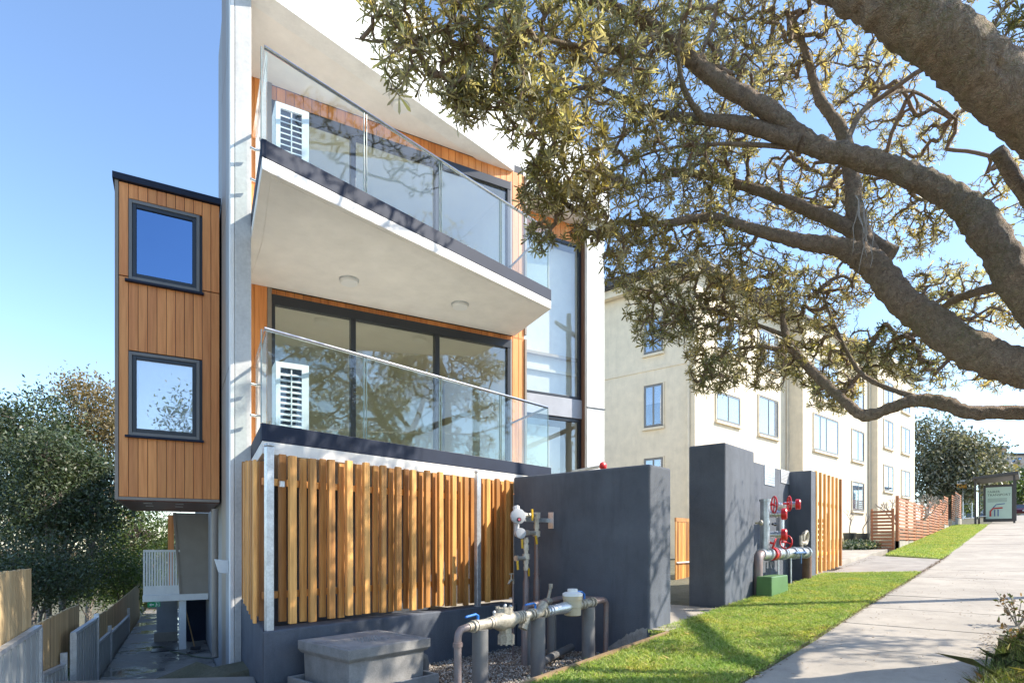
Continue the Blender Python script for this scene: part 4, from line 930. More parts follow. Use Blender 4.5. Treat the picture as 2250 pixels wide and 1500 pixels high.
# string course and downpipe on the side wall
def nside(px): # distance back along the side wall
    lo_, hi_ = 0, 13
    for _ in range(40):
        md = (lo_ + hi_) / 2; q = cA + bdir * md; x = SA * q.x - CA * q.y; d = CA * q.x + SA * q.y
        if CXP + FPX * x / d > px: lo_ = md
        else: hi_ = md
    q = cA + bdir * lo_; return lo_, CA * q.x + SA * q.y
b_, d_ = nside(1505)
hs_ = (HOR - 791) / FPX * d_
MB().obox(cA + bdir * .25 - fdir * .035 + Vector((0, 0, EYE + hs_ - .13)), bdir * 13, fdir * .04, ZV * .16).build('string_course', M_CREAM, nb, bevel=.01)
MB().cyl(cA + bdir * .22 - fdir * .06 + Vector((0, 0, .2)), cA + bdir * .22 - fdir * .06 + Vector((0, 0, ztop - .2)), .05, n=8).build('downpipe', M_CREAM, nb, smooth=True)
for q_ in (cB0 - fdir * .15 + fout * .05, cC0 - fdir * .15 + fout * .05):
    MB().cyl(Vector((q_.x, q_.y, .6)), Vector((q_.x, q_.y, ztop - .2)), .05, n=8).build('downpipe', M_CREAM, nb, smooth=True)
M_WINF = plain('grey_window_frame', (.20, .20, .19), .4, var=.04, bmp=0)
M_CURT = plain('curtain', (.72, .74, .78), .8, var=.05, bmp=0)
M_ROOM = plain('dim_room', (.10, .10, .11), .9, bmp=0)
M_SILL = plain('stone_sill', (.42, .36, .28), .8, var=.1, bmp=.1)
M_GLASS_N = glass('neighbour_glass', (0.75, 0.8, 0.85), 0.22, 0.7, 3.0, wave=0.03)
def nwin(o, ex, en, w_, z0, z1, split=True, curtain=1.0):
    """window on a wall: o left foot on the wall face, ex along, en outwards"""
    o = Vector((o.x, o.y, 0)); fo = MB(); dp = .03
    at = lambda a, z, e=0.0: o + ex * a + en * e + Vector((0, 0, z))
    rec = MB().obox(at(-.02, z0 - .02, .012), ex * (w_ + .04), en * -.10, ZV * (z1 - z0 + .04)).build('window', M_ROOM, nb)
    fr = MB()
    for a0, a1, q0, q1 in ((0, .06, z0, z1), (w_ - .06, w_, z0, z1), (.06, w_ - .06, z0, z0 + .06), (.06, w_ - .06, z1 - .06, z1)): fr.obox(at(a0, q0, .016), ex * (a1 - a0), en * dp, ZV * (q1 - q0))
    if split: fr.obox(at(w_ / 2 - .03, z0 + .06, .02), ex * .06, en * .026, ZV * (z1 - z0 - .12))
    if w_ > 1.9: fr.obox(at(w_ * .25 - .03, z0 + .06, .02), ex * .06, en * .026, ZV * (z1 - z0 - .12))
    fr.build('frame', M_WINF, rec)
    if curtain > 0:
        cu = MB(); nn = 8
        zc = z1 - .06 - (z1 - z0 - .12) * curtain
        for i in range(nn):
            a0 = .06 + (w_ - .12) * i / nn; a1 = .06 + (w_ - .12) * (i + 1) / nn; am = (a0 + a1) / 2
            cu.add([at(a0, zc, .014), at(am, zc, .020), at(a1, zc, .014), at(a1, z1 - .06, .014), at(am, z1 - .06, .020), at(a0, z1 - .06, .014)], [(0, 1, 4, 5), (1, 2, 3, 4)])
        cu.build('curtain', M_CURT, rec)
    MB().obox(at(.06, z0 + .06, .026), ex * (w_ - .12), en * .005, ZV * (z1 - z0 - .12)).build('pane', M_GLASS_N, rec)
    MB().obox(at(-.08, z0 - .14, .0), ex * (w_ + .16), en * .11, ZV * .10).build('sill', M_CREAM, rec, bevel=.01)
    for a0 in (-.06, w_ + .02): MB().obox(at(a0, z0 - .02, .002), ex * .04, en * .05, ZV * (z1 - z0 + .04)).build('reveal', M_CREAM, rec)
    MB().obox(at(-.06, z1 + .022, .002), ex * (w_ + .12), en * .05, ZV * .04).build('reveal', M_CREAM, rec)
def fpos(c, px):
    r = (px - CXP) / FPX
    cx = SA * c.x - CA * c.y; cd = CA * c.x + SA * c.y
    fx = SA * fdir.x - CA * fdir.y; fd = CA * fdir.x + SA * fdir.y
    t = (r * cd - cx) / (fx - r * fd); return t, cd + fd * t
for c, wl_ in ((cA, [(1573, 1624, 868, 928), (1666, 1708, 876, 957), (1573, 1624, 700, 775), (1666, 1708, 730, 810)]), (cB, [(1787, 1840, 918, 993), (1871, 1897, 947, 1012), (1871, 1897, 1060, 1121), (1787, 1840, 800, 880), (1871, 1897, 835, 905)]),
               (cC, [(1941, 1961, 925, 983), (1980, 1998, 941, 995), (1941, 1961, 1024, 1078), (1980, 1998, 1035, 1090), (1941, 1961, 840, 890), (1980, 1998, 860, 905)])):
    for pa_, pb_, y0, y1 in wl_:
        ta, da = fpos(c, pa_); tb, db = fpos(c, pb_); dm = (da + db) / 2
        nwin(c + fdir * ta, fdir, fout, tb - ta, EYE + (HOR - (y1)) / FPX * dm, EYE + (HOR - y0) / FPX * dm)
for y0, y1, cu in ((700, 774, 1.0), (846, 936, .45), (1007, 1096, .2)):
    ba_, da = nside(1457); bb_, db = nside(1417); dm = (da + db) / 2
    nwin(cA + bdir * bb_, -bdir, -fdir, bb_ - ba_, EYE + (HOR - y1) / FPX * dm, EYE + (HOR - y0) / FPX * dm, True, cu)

# ------------------------------------------------------------------ brown stepped slat fence uphill
M_BSLAT = wood('brown_slat', (.42, .17, .075), (.29, .105, .045), 'x', .55, .1)
nf = thing('stepped_slat_fence', (30, 3.6, pathz(30)), 'reddish brown horizontal slat fence stepping uphill along the footpath', 'fence')
mN = 3.6; s_ = 24.8; zt = EYE + 1.62; zbt = EYE + .10; ns = 0
MB().sbox(s_ - .05, s_ + .05, mN - .02, mN + .08, EYE - .25, zt + .05).build('post', M_BSLAT, nf)
while s_ < 47:
    e = s_ + 2.0
    st_ = 0 if s_ < 32.5 else int((s_ - 32.5) // 3.0) + 1
    a, b = zbt + .30 * st_, zt + .30 * st_
    if s_ > 40 and s_ < 42: s_ = e; continue
    MB().sbox(e - .04, e + .04, mN - .02, mN + .06, a - .1, b + .03).build('post', M_BSLAT, nf)
    for k in range(12):
        z = a + (b - a) * k / 12
        MB().sbox(s_ + .05, e - .05, mN - .03, mN - .005, z + .02, z + .098).build('slat', M_BSLAT, nf)
    MB().sbox(s_ - .05, e + .05, mN - .05, mN + .12, pathz(s_) - .3, a - .03).build('plinth', M_PATH, nf)
    s_ = e
ngt = thing('side_gate', (24.6, 4.0, pathz(24.6)), 'low reddish brown slatted side gate at the near end of the stepped fence', 'gate')
m0, m1 = 3.70, 4.42; a, b = EYE - .28, EYE + 1.22
for q in (m0, m1 - .07): MB().sbox(24.60, 24.68, q, q + .07, a, b).build('stile', M_BSLAT, ngt)
for k in range(12):
    z = a + .03 + (b - a - .06) * k / 12
    MB().sbox(24.585, 24.60, m0, m1, z, z + .078).build('slat', wood('brown_slat_y', (.34, .13, .055), (.22, .08, .035), 'y', .55, .1), ngt)
nf2 = thing('short_slat_panel', (17.9, 4.3, pathz(18)), 'short brown slatted fence end just behind the timber battens', 'fence')
for k in range(8): MB().sbox(17.6, 17.68, 4.25, 4.9, pathz(18) + .1 + k * .15, pathz(18) + .2 + k * .15).build('slat', M_BSLAT, nf2)
MB().sbox(17.6, 17.69, 4.18, 4.245, pathz(18) - .05, pathz(18) + 1.4).build('post', M_BSLAT, nf2)
# pots with bare frangipani
M_POT = plain('pot_glaze', (.05, .06, .055), .4, var=.2, bmp=.05)
M_BARE = bark('bare_bark', (.36, .32, .27), (.20, .17, .14), None, 20, .004)
def bare_tree(name, base, h, label, seed, lv=5, spread=.9, r0=.05):
    rr = random.Random(seed); mb = MB()
    o = thing(name, base, label, 'shrub')
    def grow(p, d, L, r, k):
        q = p + d * L * .5 + Vector((rr.uniform(-.04, .04), rr.uniform(-.04, .04), 0)) * L; e = p + d * L
        mb.tube([p, q, e], [r, r * .85, r * .75], 6)
        if k == 0: return
        for _ in range(rr.choice((2, 2, 3))):
            nd = (d + Vector((rr.uniform(-1, 1), rr.uniform(-1, 1), rr.uniform(-.1, .6))) * spread).normalized()
            if nd.z < -.1: nd.z = .1
            grow(e, nd, L * rr.uniform(.62, .85), r * .68, k - 1)
    grow(Vector(base) - Vector((0, 0, .05)), Vector((0, 0, 1)), h * .28, r0, lv)
    mb.build('branches', M_BARE, o, smooth=True); return o
pots = []
for i, (px, py) in enumerate(((1867, 1197), (1896, 1199))):
    p = G(px, py + 6); d = CA * p.x + SA * p.y; p = P(px, py, d + 2.2)
    po = MB().lathe((p.x, p.y, p.z - .05), (0, 0, 1), [(0, .16), (.05, .18), (.5, .25), (.55, .25), (.55, .21), (.5, .2)], 14)
    ob_ = tag(po.build('plant_pot', M_POT, smooth=True), ('narrow dark glazed plant pot nearest the timber battens' if i == 0 else 'wider dark glazed plant pot right of the narrow one'), 'plant pot')
    bare_tree('potted_shrub', (p.x, p.y, p.z + .42), 1.35 - .2 * i, ('bare leafless shrub growing in the narrow dark pot' if i == 0 else 'bare leafless shrub growing in the wider dark pot'), 3 + i, 4, .6, .03)
p = W(17.6, 26.3, -0.55)
bare_tree('frangipani_tree', p, 3.1, 'bare frangipani tree with knobbly branches behind the brown slat fence', 8, 6, .95, .09)
p = W(22.5, 31.5, 0.1)
bare_tree('frangipani_tree', p, 2.6, 'smaller bare frangipani further uphill behind the brown slat fence', 21, 5, .9, .08)

# ------------------------------------------------------------------ boundary fence of the side passage
lf = thing('boundary_fence', B(-6.85, 2, -2.2), 'stepped pale timber paling fence above grey steel sheets along the passage', 'fence')
M_PALE = wood('paling', (.50, .37, .20), (.36, .25, .12), 'z', .75, .22)
M_CBOND = plain('steel_sheet', (.36, .38, .38), .5, metal=.1, var=.06, bmp=.03)
def palings(v0, v1, t0, t1, b0, b1):
    q = v0
    while q < v1 - .02:
        f = (q - v0) / (v1 - v0); e = min(q + .098, v1)
        MB().bbox(-6.86, -6.842, q + .002, e - .003, b0 + (b1 - b0) * f, t0 + (t1 - t0) * f + RND.uniform(-.012, .012)).build('paling', M_PALE, lf)
        q += .1
    MB().bbox(-6.90, -6.862, v0, v1, max(b0, b1) + .1, max(b0, b1) + .17).build('rail', M_PALE, lf)
palings(-5.2, -2.70, -.22, -.25, -.86, -.79)
palings(-2.66, 0.55, -.80, -.87, -1.28, -1.75)
palings(1.20, 4.4, -1.24, -1.34, -1.62, -1.85)
palings(4.45, 9.9, -1.36, -1.46, -1.8, -2.1)
palings(9.95, 17, -1.46, -1.56, -2.9, -2.9)
def sheet(v0, v1, top0, top1, u=-6.80, base=-2.75):
    mb = MB(); n = max(2, int((v1 - v0) / .12))
    for i in range(n):
        a, b = v0 + (v1 - v0) * i / n, v0 + (v1 - v0) * (i + 1) / n; ta, tb = top0 + (top1 - top0) * i / n, top0 + (top1 - top0) * (i + 1) / n
        off = .012 if i % 2 else 0
        mb.hexa([B(u + off, a, base), B(u + off + .012, a, base), B(u + off + .012, b, base), B(u + off, b, base)], [B(u + off, a, ta), B(u + off + .012, a, ta), B(u + off + .012, b, tb), B(u + off, b, tb)])
    mb.build('steel_sheet', M_CBOND, lf)
    MB().hexa([B(u - .015, v0, top0), B(u + .04, v0, top0), B(u + .04, v1, top1), B(u - .015, v1, top1)], [B(u - .015, v0, top0 + .035), B(u + .04, v0, top0 + .035), B(u + .04, v1, top1 + .035), B(u - .015, v1, top1 + .035)]).build('capping', M_GALV, lf)
    for q in (v0, v1 - .05): MB().bbox(u - .02, u + .045, q, q + .05, base, max(top0, top1) + .01).build('steel_post', M_GALV, lf)
sheet(-5.2, -2.70, -.83, -.82); sheet(-2.66, -1.2, -1.30, -1.45)
sheet(-1.15, 1.27, -1.10, -1.18, -6.72); sheet(1.3, 4.4, -1.66, -1.80); sheet(4.45, 9.9, -1.84, -2.05)

# ------------------------------------------------------------------ bus shelter uphill
M_DKF = plain('shelter_frame', (.05, .045, .042), .45, bmp=0)
sS = 45.0; zg = pathz(sS)
bsn = thing('bus_shelter', (sS + 1, 1.8, zg), 'dark framed glass bus shelter with a pale green transport poster', 'bus shelter')
m0, m1 = .84, 2.62
for a, b in ((sS, m1), (sS + 3.2, m1), (sS, m0), (sS + 3.2, m0)):
    MB().sbox(a - .05, a + .05, b - .05, b + .05, zg - .1, zg + 2.75).build('post', M_DKF, bsn)
MB().hexa([(sS - .35, m0 - .2, zg + 2.78), (sS + 3.6, m0 - .2, zg + 2.78), (sS + 3.6, m1 + .15, zg + 2.62), (sS - .35, m1 + .15, zg + 2.62)],
          [(sS - .35, m0 - .2, zg + 2.98), (sS + 3.6, m0 - .2, zg + 2.98), (sS + 3.6, m1 + .15, zg + 2.76), (sS - .35, m1 + .15, zg + 2.76)]).build('roof', M_DKF, bsn, bevel=.02)
MB().sbox(sS + .06, sS + 3.14, m1 - .01, m1 + .01, zg + .3, zg + 2.5).build('glass_wall', M_GLASS_B, bsn)
MB().sbox(sS + .6, sS + 2.8, m1 - .5, m1 - .1, zg + .42, zg + .48).build('bench', M_GALV, bsn, bevel=.01)
ad = MB().sbox(sS + 1.0, sS + 1.16, m0 + .03, m0 + 1.46, zg + .12, zg + 2.35).build('poster_case', M_DKF, bsn, bevel=.02)
M_POST = plain('poster_paper', (.48, .62, .52), .5, var=.02, bmp=0)
MB().sbox(sS + .985, sS + .998, m0 + .13, m0 + 1.34, zg + .30, zg + 2.2).build('poster', M_POST, ad)
M_INK = plain('poster_ink', (.03, .06, .05), .6, bmp=0); M_RINK = plain('poster_red', (.5, .05, .04), .6, bmp=0); M_BINK = plain('poster_blue', (.10, .16, .32), .6, bmp=0)
def text_mesh(txt, size, name, mat, parent, origin, ex, ez, align='LEFT'):
    cu = bpy.data.curves.new(name, 'FONT'); cu.body = txt; cu.size = size; cu.align_x = align; cu.extrude = 0.0; cu.resolution_u = 3
    ob = bpy.data.objects.new(name, cu); COL.objects.link(ob)
    dg_ = bpy.context.evaluated_depsgraph_get(); me = bpy.data.meshes.new_from_object(ob.evaluated_get(dg_))
    bpy.data.objects.remove(ob)
    off = Vector(parent['_o']); en = ex.cross(ez)
    for v in me.vertices: v.co = Vector(origin) - off + ex * v.co.x + ez * v.co.y
    me.materials.clear(); me.materials.append(mat)
    o = bpy.data.objects.new(name, me); COL.objects.link(o); o.parent = parent; o['_o'] = parent['_o']; return o
tx0 = Vector((sS + .982, m0 + 1.26, zg + 1.86)); EX = Vector((0, -1, 0))
text_mesh('FAIRER', .19, 'lettering', M_INK, ad, tx0, EX, ZV); text_mesh('TRANSPORT', .19, 'lettering', M_INK, ad, tx0 - ZV * .19, EX, ZV)
ln = MB()
for i in range(4): ln.sbox(sS + .980, sS + .983, m0 + .35, m0 + 1.25, zg + 1.50 - i * .06, zg + 1.515 - i * .06)
ln.build('fine_print', M_INK, ad)
ar = MB(); cy, cz = m0 + .75, zg + .55
pts = [Vector((sS + .982, m0 + 1.12, zg + .45)), Vector((sS + .982, m0 + 1.12, zg + .75)), Vector((sS + .982, m0 + 1.0, zg + .92)), Vector((sS + .982, m0 + .55, zg + .95))]
ar.tube(pts, .045, 6); ar.build('graphic', M_RINK, ad)
ar = MB(); ar.tube([Vector((sS + .982, m0 + 1.0, zg + .95)), Vector((sS + .982, m0 + .85, zg + 1.15)), Vector((sS + .982, m0 + .45, zg + 1.2))], .03, 6)
for q in (.92, .76): ar.tube([Vector((sS + .982, m0 + q, zg + .45)), Vector((sS + .982, m0 + q, zg + .85))], .03, 6)
ar.build('graphic', M_BINK, ad)

# signs
def sign_post(px, py_base, d, h, label, builder, name='street_sign'):
    p = P(px, py_base, d); o = thing(name, p, label, 'sign')
    MB().cyl(p - Vector((0, 0, .3)), p + Vector((0, 0, h)), .04, n=8).build('post', M_GALV, o)
    builder(o, p, h); return o
M_ORG = plain('sign_orange', (.75, .33, .03), .4, bmp=0); M_REDS = plain('sign_red', (.45, .02, .03), .4, bmp=0); M_YELS = plain('sign_yellow', (.75, .45, .03), .4, bmp=0)
camx = Vector((SA, -CA, 0)); camf = Vector((CA, SA, 0))
def sb1(o, p, h):
    q = p + Vector((0, 0, h - .75)); a = MB().obox(q - camx * .52 - camf * .05, camx * .75, camf * -.02, ZV * .33).build('plate', M_ORG, o)
    MB().obox(q - camx * .52 - camf * .05 + ZV * .331, camx * .75, camf * -.02, ZV * .32).build('plate', M_WHITE, o)
    for i, w_ in enumerate((.12, .1, .12)): MB().obox(q - camx * (.45 - .2 * i) - camf * .075 + ZV * .38, camx * w_, camf * -.004, ZV * .12).build('symbol', M_INK, o)
sign_post(2116, 1150, 46, 3.5, 'white and orange street sign plate on a post behind the slat fence', sb1)
def octo(c, r, th): 
    return [c + (camx * math.cos(math.pi / 8 + k * math.pi / 4) + ZV * math.sin(math.pi / 8 + k * math.pi / 4)) * r + camf * th for k in range(8)]
def sb2(o, p, h):
    q = p + Vector((0, 0, h - .3)) - camf * .06
    a = octo(q, .36, 0); b = octo(q, .36, -.02); m = MB(); m.add(a + b, [tuple(range(8)), tuple(range(15, 7, -1))] + [(i, 8 + i, 8 + (i + 1) % 8, (i + 1) % 8) for i in range(8)])
    pl_ = m.build('plate', M_REDS, o)
    text_mesh('STOP', .24, 'lettering', M_WHITE, pl_, q - camf * .026 - ZV * .08, camx, ZV, 'CENTER')
sign_post(2136, 1152, 50, 2.75, 'red octagonal stop sign beyond the brown fence', sb2)
def sb3(o, p, h): MB().cyl(p + Vector((0, 0, h)), p + Vector((0, 0, h)) - camf * .03, .42, n=20).build('disc', M_YELS, o)
sign_post(2228, 1156, 56, 5.5, 'tall pole with a round yellow bus stop disc beside the shelter', sb3, 'bus_stop_sign')

# cars parked uphill
def car(p, yaw, col, label, mat_name):
    o = thing('parked_car', p, label, 'car', 'cars parked uphill')
    mt_ = plain(mat_name, col, .25, metal=.2, var=.03, bmp=0); ex = Vector((math.cos(yaw), math.sin(yaw), 0)); ey = Vector((-math.sin(yaw), math.cos(yaw), 0)); p = Vector(p)
    def loft(secs): # (x, half width, z)
        mb = MB(); n = len(secs)
        vs_ = [p + ex * x + ey * s * hw + ZV * z for (x, z, hw) in secs for s in (-1, 1)]
        fs_ = [tuple(2 * i for i in range(n))[::-1], tuple(2 * i + 1 for i in range(n))] + [(2 * i, 2 * ((i + 1) % n), 2 * ((i + 1) % n) + 1, 2 * i + 1) for i in range(n)]
        mb.add(vs_, fs_); return mb
    loft([(-2.15, .35, .82), (-2.2, .6, .86), (-2.1, .98, .86), (-1.0, 1.0, .9), (1.0, .98, .9), (2.0, .85, .84), (2.2, .62, .84), (2.15, .32, .8)]).build('body', mt_, o, bevel=.05, seg=3)
    loft([(-1.9, .98, .80), (-1.45, 1.44, .66), (.1, 1.47, .66), (.95, 1.0, .80)]).build('cabin', plain('car_glass', (.02, .025, .03), .08, var=0, bmp=0), o, bevel=.03)
    loft([(-1.5, 1.44, .67), (-1.42, 1.49, .66), (.05, 1.51, .66), (.15, 1.46, .67)]).build('roof', mt_, o, bevel=.015)
    for a in (-1.35, 1.35):
        for b in (-.82, .82):
            c = p + ex * a + ey * b + ZV * .32; w1 = MB().cyl(c - ey * .1, c + ey * .1, .32, n=16).build('wheel', plain('tyre', (.02, .02, .02), .8, bmp=0), o, smooth=True)
            MB().cyl(c - ey * .11, c + ey * .11, .19, n=12).build('rim', M_GALV, w1)
    for b in (-.6, .6):
        MB().obox(p + ex * 2.15 + ey * (b - .15) + ZV * .58, ex * .06, ey * .3, ZV * .12).build('headlight', M_LAMP, o, bevel=.02)
        MB().obox(p - ex * 2.21 + ey * (b - .12) + ZV * .66, ex * .05, ey * .24, ZV * .14).build('tail_light', M_RED, o, bevel=.02)
car(P(2140, 1158, 60), rad(-170), (.6, .62, .63), 'white car parked behind the fence, left of the bus shelter', 'car_white')
car(P(2237, 1134, 75), rad(180), (.10, .015, .02), 'dark red car parked uphill right of the bus shelter', 'car_red')
car(P(2078, 1148, 60), rad(-160), (.55, .58, .62), 'silver car glimpsed above the middle of the stepped fence', 'car_silver')

# far apartment houses on the hill
def far_block(px0, px1, py_top, py_bot, d, dep, mat, label, cols, rows, roofm):
    a, b = P(px0, py_bot, d), P(px1, py_bot, d); h = (py_bot - py_top) / FPX * d; ex = (b - a); L = ex.length; ex.normalize(); back = Vector((-ex.y, ex.x, 0))
    if back.dot(camf) < 0: back = -back
    o = thing('hillside_building', a, label, 'building')
    MB().obox(a - ZV * 6, ex * L, back * dep, ZV * (h + 6)).build('wall', mat, o)
    MB().obox(a - ex * .4 - back * .4 + ZV * h, ex * (L + .8), back * (dep + .8), ZV * .5).build('roof', roofm, o)
    for i in range(cols):
        for j in range(rows):
            w_ = L / cols; q = a + ex * (w_ * (i + .22)) + ZV * (h * (j + .25) / rows) - back * .03
            wn = MB().obox(q, ex * w_ * .55, back * .05, ZV * h / rows * .5).build('window', M_FRAME, o)
            MB().obox(q - back * .02 + ex * .15 + ZV * .15, ex * (w_ * .55 - .3), back * .01, ZV * (h / rows * .5 - .3)).build('pane', M_GLASS_W, wn)
            if i % 2 == 0: MB().obox(q - back * 1.0 - ZV * .4 - ex * .2, ex * w_ * .7, back * .98, ZV * .9).build('balcony', roofm if j % 2 else mat, o)
M_HB = plain('hill_brick', (.46, .30, .18), .9, bmp=0); M_HW = plain('hill_render', (.55, .48, .40), .9, bmp=0)
far_block(2185, 2212, 985, 1075, 120, 14, M_HB, 'tan brick flats on the hill behind the big tree', 2, 3, M_PANEL)
far_block(2205, 2262, 1000, 1060, 135, 14, M_HW, 'grey modern flats on the hill at the right edge', 4, 3, M_FRAME)
far_block(2225, 2300, 1048, 1110, 112, 12, M_PANEL, 'low grey house on the hill behind the bus shelter', 3, 2, M_WHITE)

# ------------------------------------------------------------------ plants
def leaves_np(C, size, aspect, up=0.3, bend=0.15, two=True):
    """lens shaped leaves (two quads folded along the blade) at points C with random directions"""
    n = len(C)
    D = NPR.normal(0, 1, (n, 3)); D[:, 2] += up; D /= np.linalg.norm(D, axis=1)[:, None]
    U = NPR.normal(0, 1, (n, 3)); U -= (U * D).sum(1)[:, None] * D; U /= np.linalg.norm(U, axis=1)[:, None]
    L = NPR.uniform(.7, 1.3, n)[:, None] * size; Wd = L * aspect
    V = np.stack([C, C + D * L * .5 + U * Wd, C + D * L, C + D * L * .5 - U * Wd], 1)
    F = np.arange(4 * n).reshape(n, 4)
    return V.reshape(-1, 3), F
def blob_pts(n, c, r, shell=.55):
    d = NPR.normal(0, 1, (n, 3)); d /= np.linalg.norm(d, axis=1)[:, None]
    q = NPR.uniform(shell ** 3, 1, n) ** (1 / 3)
    return np.array(c)[None] + d * q[:, None] * np.array(r)[None]
def leafy_tree(name, base, label, blobs, nclump, nleaf, size, aspect, lm, bm, r0=.2, clump=.45, group=None, cat='tree', trunk_to=None):
    base = Vector(base); o = thing(name, base, label, cat, group)
    cl = np.concatenate([blob_pts(int(nclump * w_), c, r) for (c, r, w_) in blobs])
    top = np.array([np.mean([b[0][i] for b in blobs]) for i in range(3)])
    tr = MB(); knee = base.lerp(Vector(top), .55) + Vector((RND.uniform(-.3, .3), RND.uniform(-.3, .3), 0)); tv = Vector(top)
    tr.tube([base - ZV * .4, base + ZV * .2, knee, tv], [r0 * 1.3, r0, r0 * .75, r0 * .35], 8)
    for (c, r, w_) in blobs: tr.tube([knee, knee.lerp(Vector(c), .5) + ZV * .2, Vector(c)], [r0 * .5, r0 * .35, r0 * .15], 6)
    for p in cl[:: max(1, len(cl) // 90)]:
        bi = min(range(len(blobs)), key=lambda k: sum((blobs[k][0][j] - p[j]) ** 2 for j in range(3))); c = Vector(blobs[bi][0])
        pv = Vector(p); tr.tube([c, c.lerp(pv, .5) + Vector((0, 0, RND.uniform(-.2, .3))), pv], [r0 * .14, r0 * .09, r0 * .03], 4, cap=False)
    tr.build('trunk', bm, o, smooth=True)
    k = max(1, nleaf // len(cl))
    P_ = (cl[:, None, :] + NPR.normal(0, clump, (len(cl), k, 3)) * np.array([1, 1, .75])).reshape(-1, 3)
    V, F = leaves_np(P_, size, aspect); np_mesh('crown', V, F, lm, o)
    return o
L_DK = leafmat('leaf_dark', (.048, .075, .028), (.10, .125, .07), .5, .25)
L_TAN = leafmat('leaf_tan', (.20, .16, .075), (.26, .21, .12), .5, .35, .6)
L_GRN = leafmat('leaf_green', (.07, .12, .025), (.12, .16, .06), .5, .4)
L_GRY = leafmat('leaf_grey', (.10, .115, .065), (.30, .30, .24), .5, .25, .5)
L_BRN = leafmat('leaf_brown', (.32, .215, .13), (.42, .30, .19), .5, .25, .6)
B_GREY = bark('bark_grey', (.22, .19, .16), (.09, .075, .06), None, 6, .02)
B_DARK = bark('bark_dark', (.09, .07, .055), (.035, .028, .022), None, 6, .02)
def lt(name, px, pyb, d, label, blobs, nclump, nleaf, size, lm, bm=B_DARK, r0=.2, clump=.45, asp=.22):
    bl = []
    for (bx, by, dd, rx, ry, w_) in blobs:
        c = P(bx, by, d + dd); k = (d + dd) / FPX; bl.append((tuple(c), (rx * k * .9, rx * k * .9, ry * k), w_))
    b = P(px, pyb, d); b.z = ground_z(b.x, b.y)
    return leafy_tree(name, b, label, bl, nclump, nleaf, size, asp, lm, bm, r0, clump)
lt('evergreen_tree', 65, 1340, 24, 'tall dark evergreen tree standing nearest the left edge behind the paling fence',
   [(70, 960, 0, 85, 90, .45), (10, 960, 1, 60, 80, .2), (130, 1020, 0, 70, 80, .35), (60, 1110, 0.5, 90, 80, .25)], 190, 15000, .17, L_DK, B_GREY, .16, .42)
lt('dry_tree', 190, 1340, 28, 'tan dry leaved tree rising behind the orange timber bay',
   [(200, 905, 0, 70, 75, .5), (245, 960, 1, 60, 90, .3), (170, 1000, 2, 60, 60, .2)], 150, 12000, .16, L_TAN, B_GREY, .14, .42)
lt('dark_tree', 140, 1360, 20, 'shaded dark tree with a bare grey stem, second from the left edge',
   [(150, 1030, 0, 70, 60, .4), (215, 1080, 1, 60, 90, .35), (110, 1130, 0, 60, 60, .25)], 120, 9000, .15, L_DK, B_GREY, .12, .4)
lt('brown_thicket', 60, 1330, 17, 'brown twiggy thicket of shrubs above the near palings',
   [(40, 1230, 0, 80, 55, .4), (130, 1240, .6, 90, 60, .35), (200, 1210, 2, 70, 60, .25)], 170, 6500, .10, L_DK, B_GREY, .06, .34)
lt('slender_tree', 110, 1330, 18.5, 'slender dark green tree with a pale stem before the taller evergreens',
   [(95, 1010, 0, 60, 60, .3), (130, 1100, .3, 75, 65, .35), (60, 1130, .3, 60, 60, .2), (190, 1120, 1, 50, 60, .15)], 170, 12000, .12, L_DK, B_GREY, .09, .3)
lt('sunlit_tree', 320, 1310, 30, 'sunlit yellow green tree glimpsed below the timber bay',
   [(310, 1170, 0, 90, 60, .5), (250, 1150, 2, 70, 80, .3), (370, 1200, 3, 60, 70, .2)], 120, 9000, .17, L_GRN, B_DARK, .14, .42)
lt('green_shrub', 240, 1340, 21, 'dense green shrub behind the lower palings left of the exit sign',
   [(240, 1260, 0, 70, 50, .6), (300, 1280, 2, 50, 45, .4)], 90, 7000, .11, L_GRN, B_DARK, .06, .3)
lt('dusky_tree', -60, 1330, 27, 'dusky tree cut off by the left edge of the picture',
   [(-30, 1000, 0, 80, 110, .6), (-20, 1130, 0, 90, 90, .4)], 110, 8000, .16, L_DK, B_DARK, .15, .45)
lt('hedge_bush', 40, 1330, 15, 'low scrubby bush right behind the tallest near palings',
   [(20, 1270, 0, 80, 45, .5), (110, 1280, 1, 80, 45, .5)], 110, 7000, .10, L_DK, B_GREY, .05, .3)
lt('hedge_bush', 200, 1330, 22, 'green scrub filling the gap behind the middle palings',
   [(130, 1275, 0, 80, 55, .4), (220, 1275, 3, 80, 50, .4), (290, 1300, 6, 60, 45, .3)], 140, 9500, .13, L_GRN, B_GREY, .05, .35)
lt('woodland_tree', 100, 1300, 40, 'broad brownish tree far behind the left fence filling the skyline gap',
   [(60, 1150, 0, 110, 110, .5), (200, 1150, 2, 110, 110, .5)], 140, 9000, .26, L_BRN, B_DARK, .15, .6)
n = 9000; uu = -7.1 - np.abs(NPR.normal(0, 2.2, n)); vv = NPR.uniform(-2, 16, n); q = np.array([tuple(B(a, b, 0)) for a, b in zip(uu, vv)]); q[:, 2] = np.array([ground_z(a[0], a[1]) for a in q]) + np.abs(NPR.normal(0, .35, n))
V, F = leaves_np(q, .12, .25, .6); tag(np_mesh('undergrowth', V, F, L_DK), 'dark leafy undergrowth on the slope behind the palings', 'undergrowth', kind='stuff')
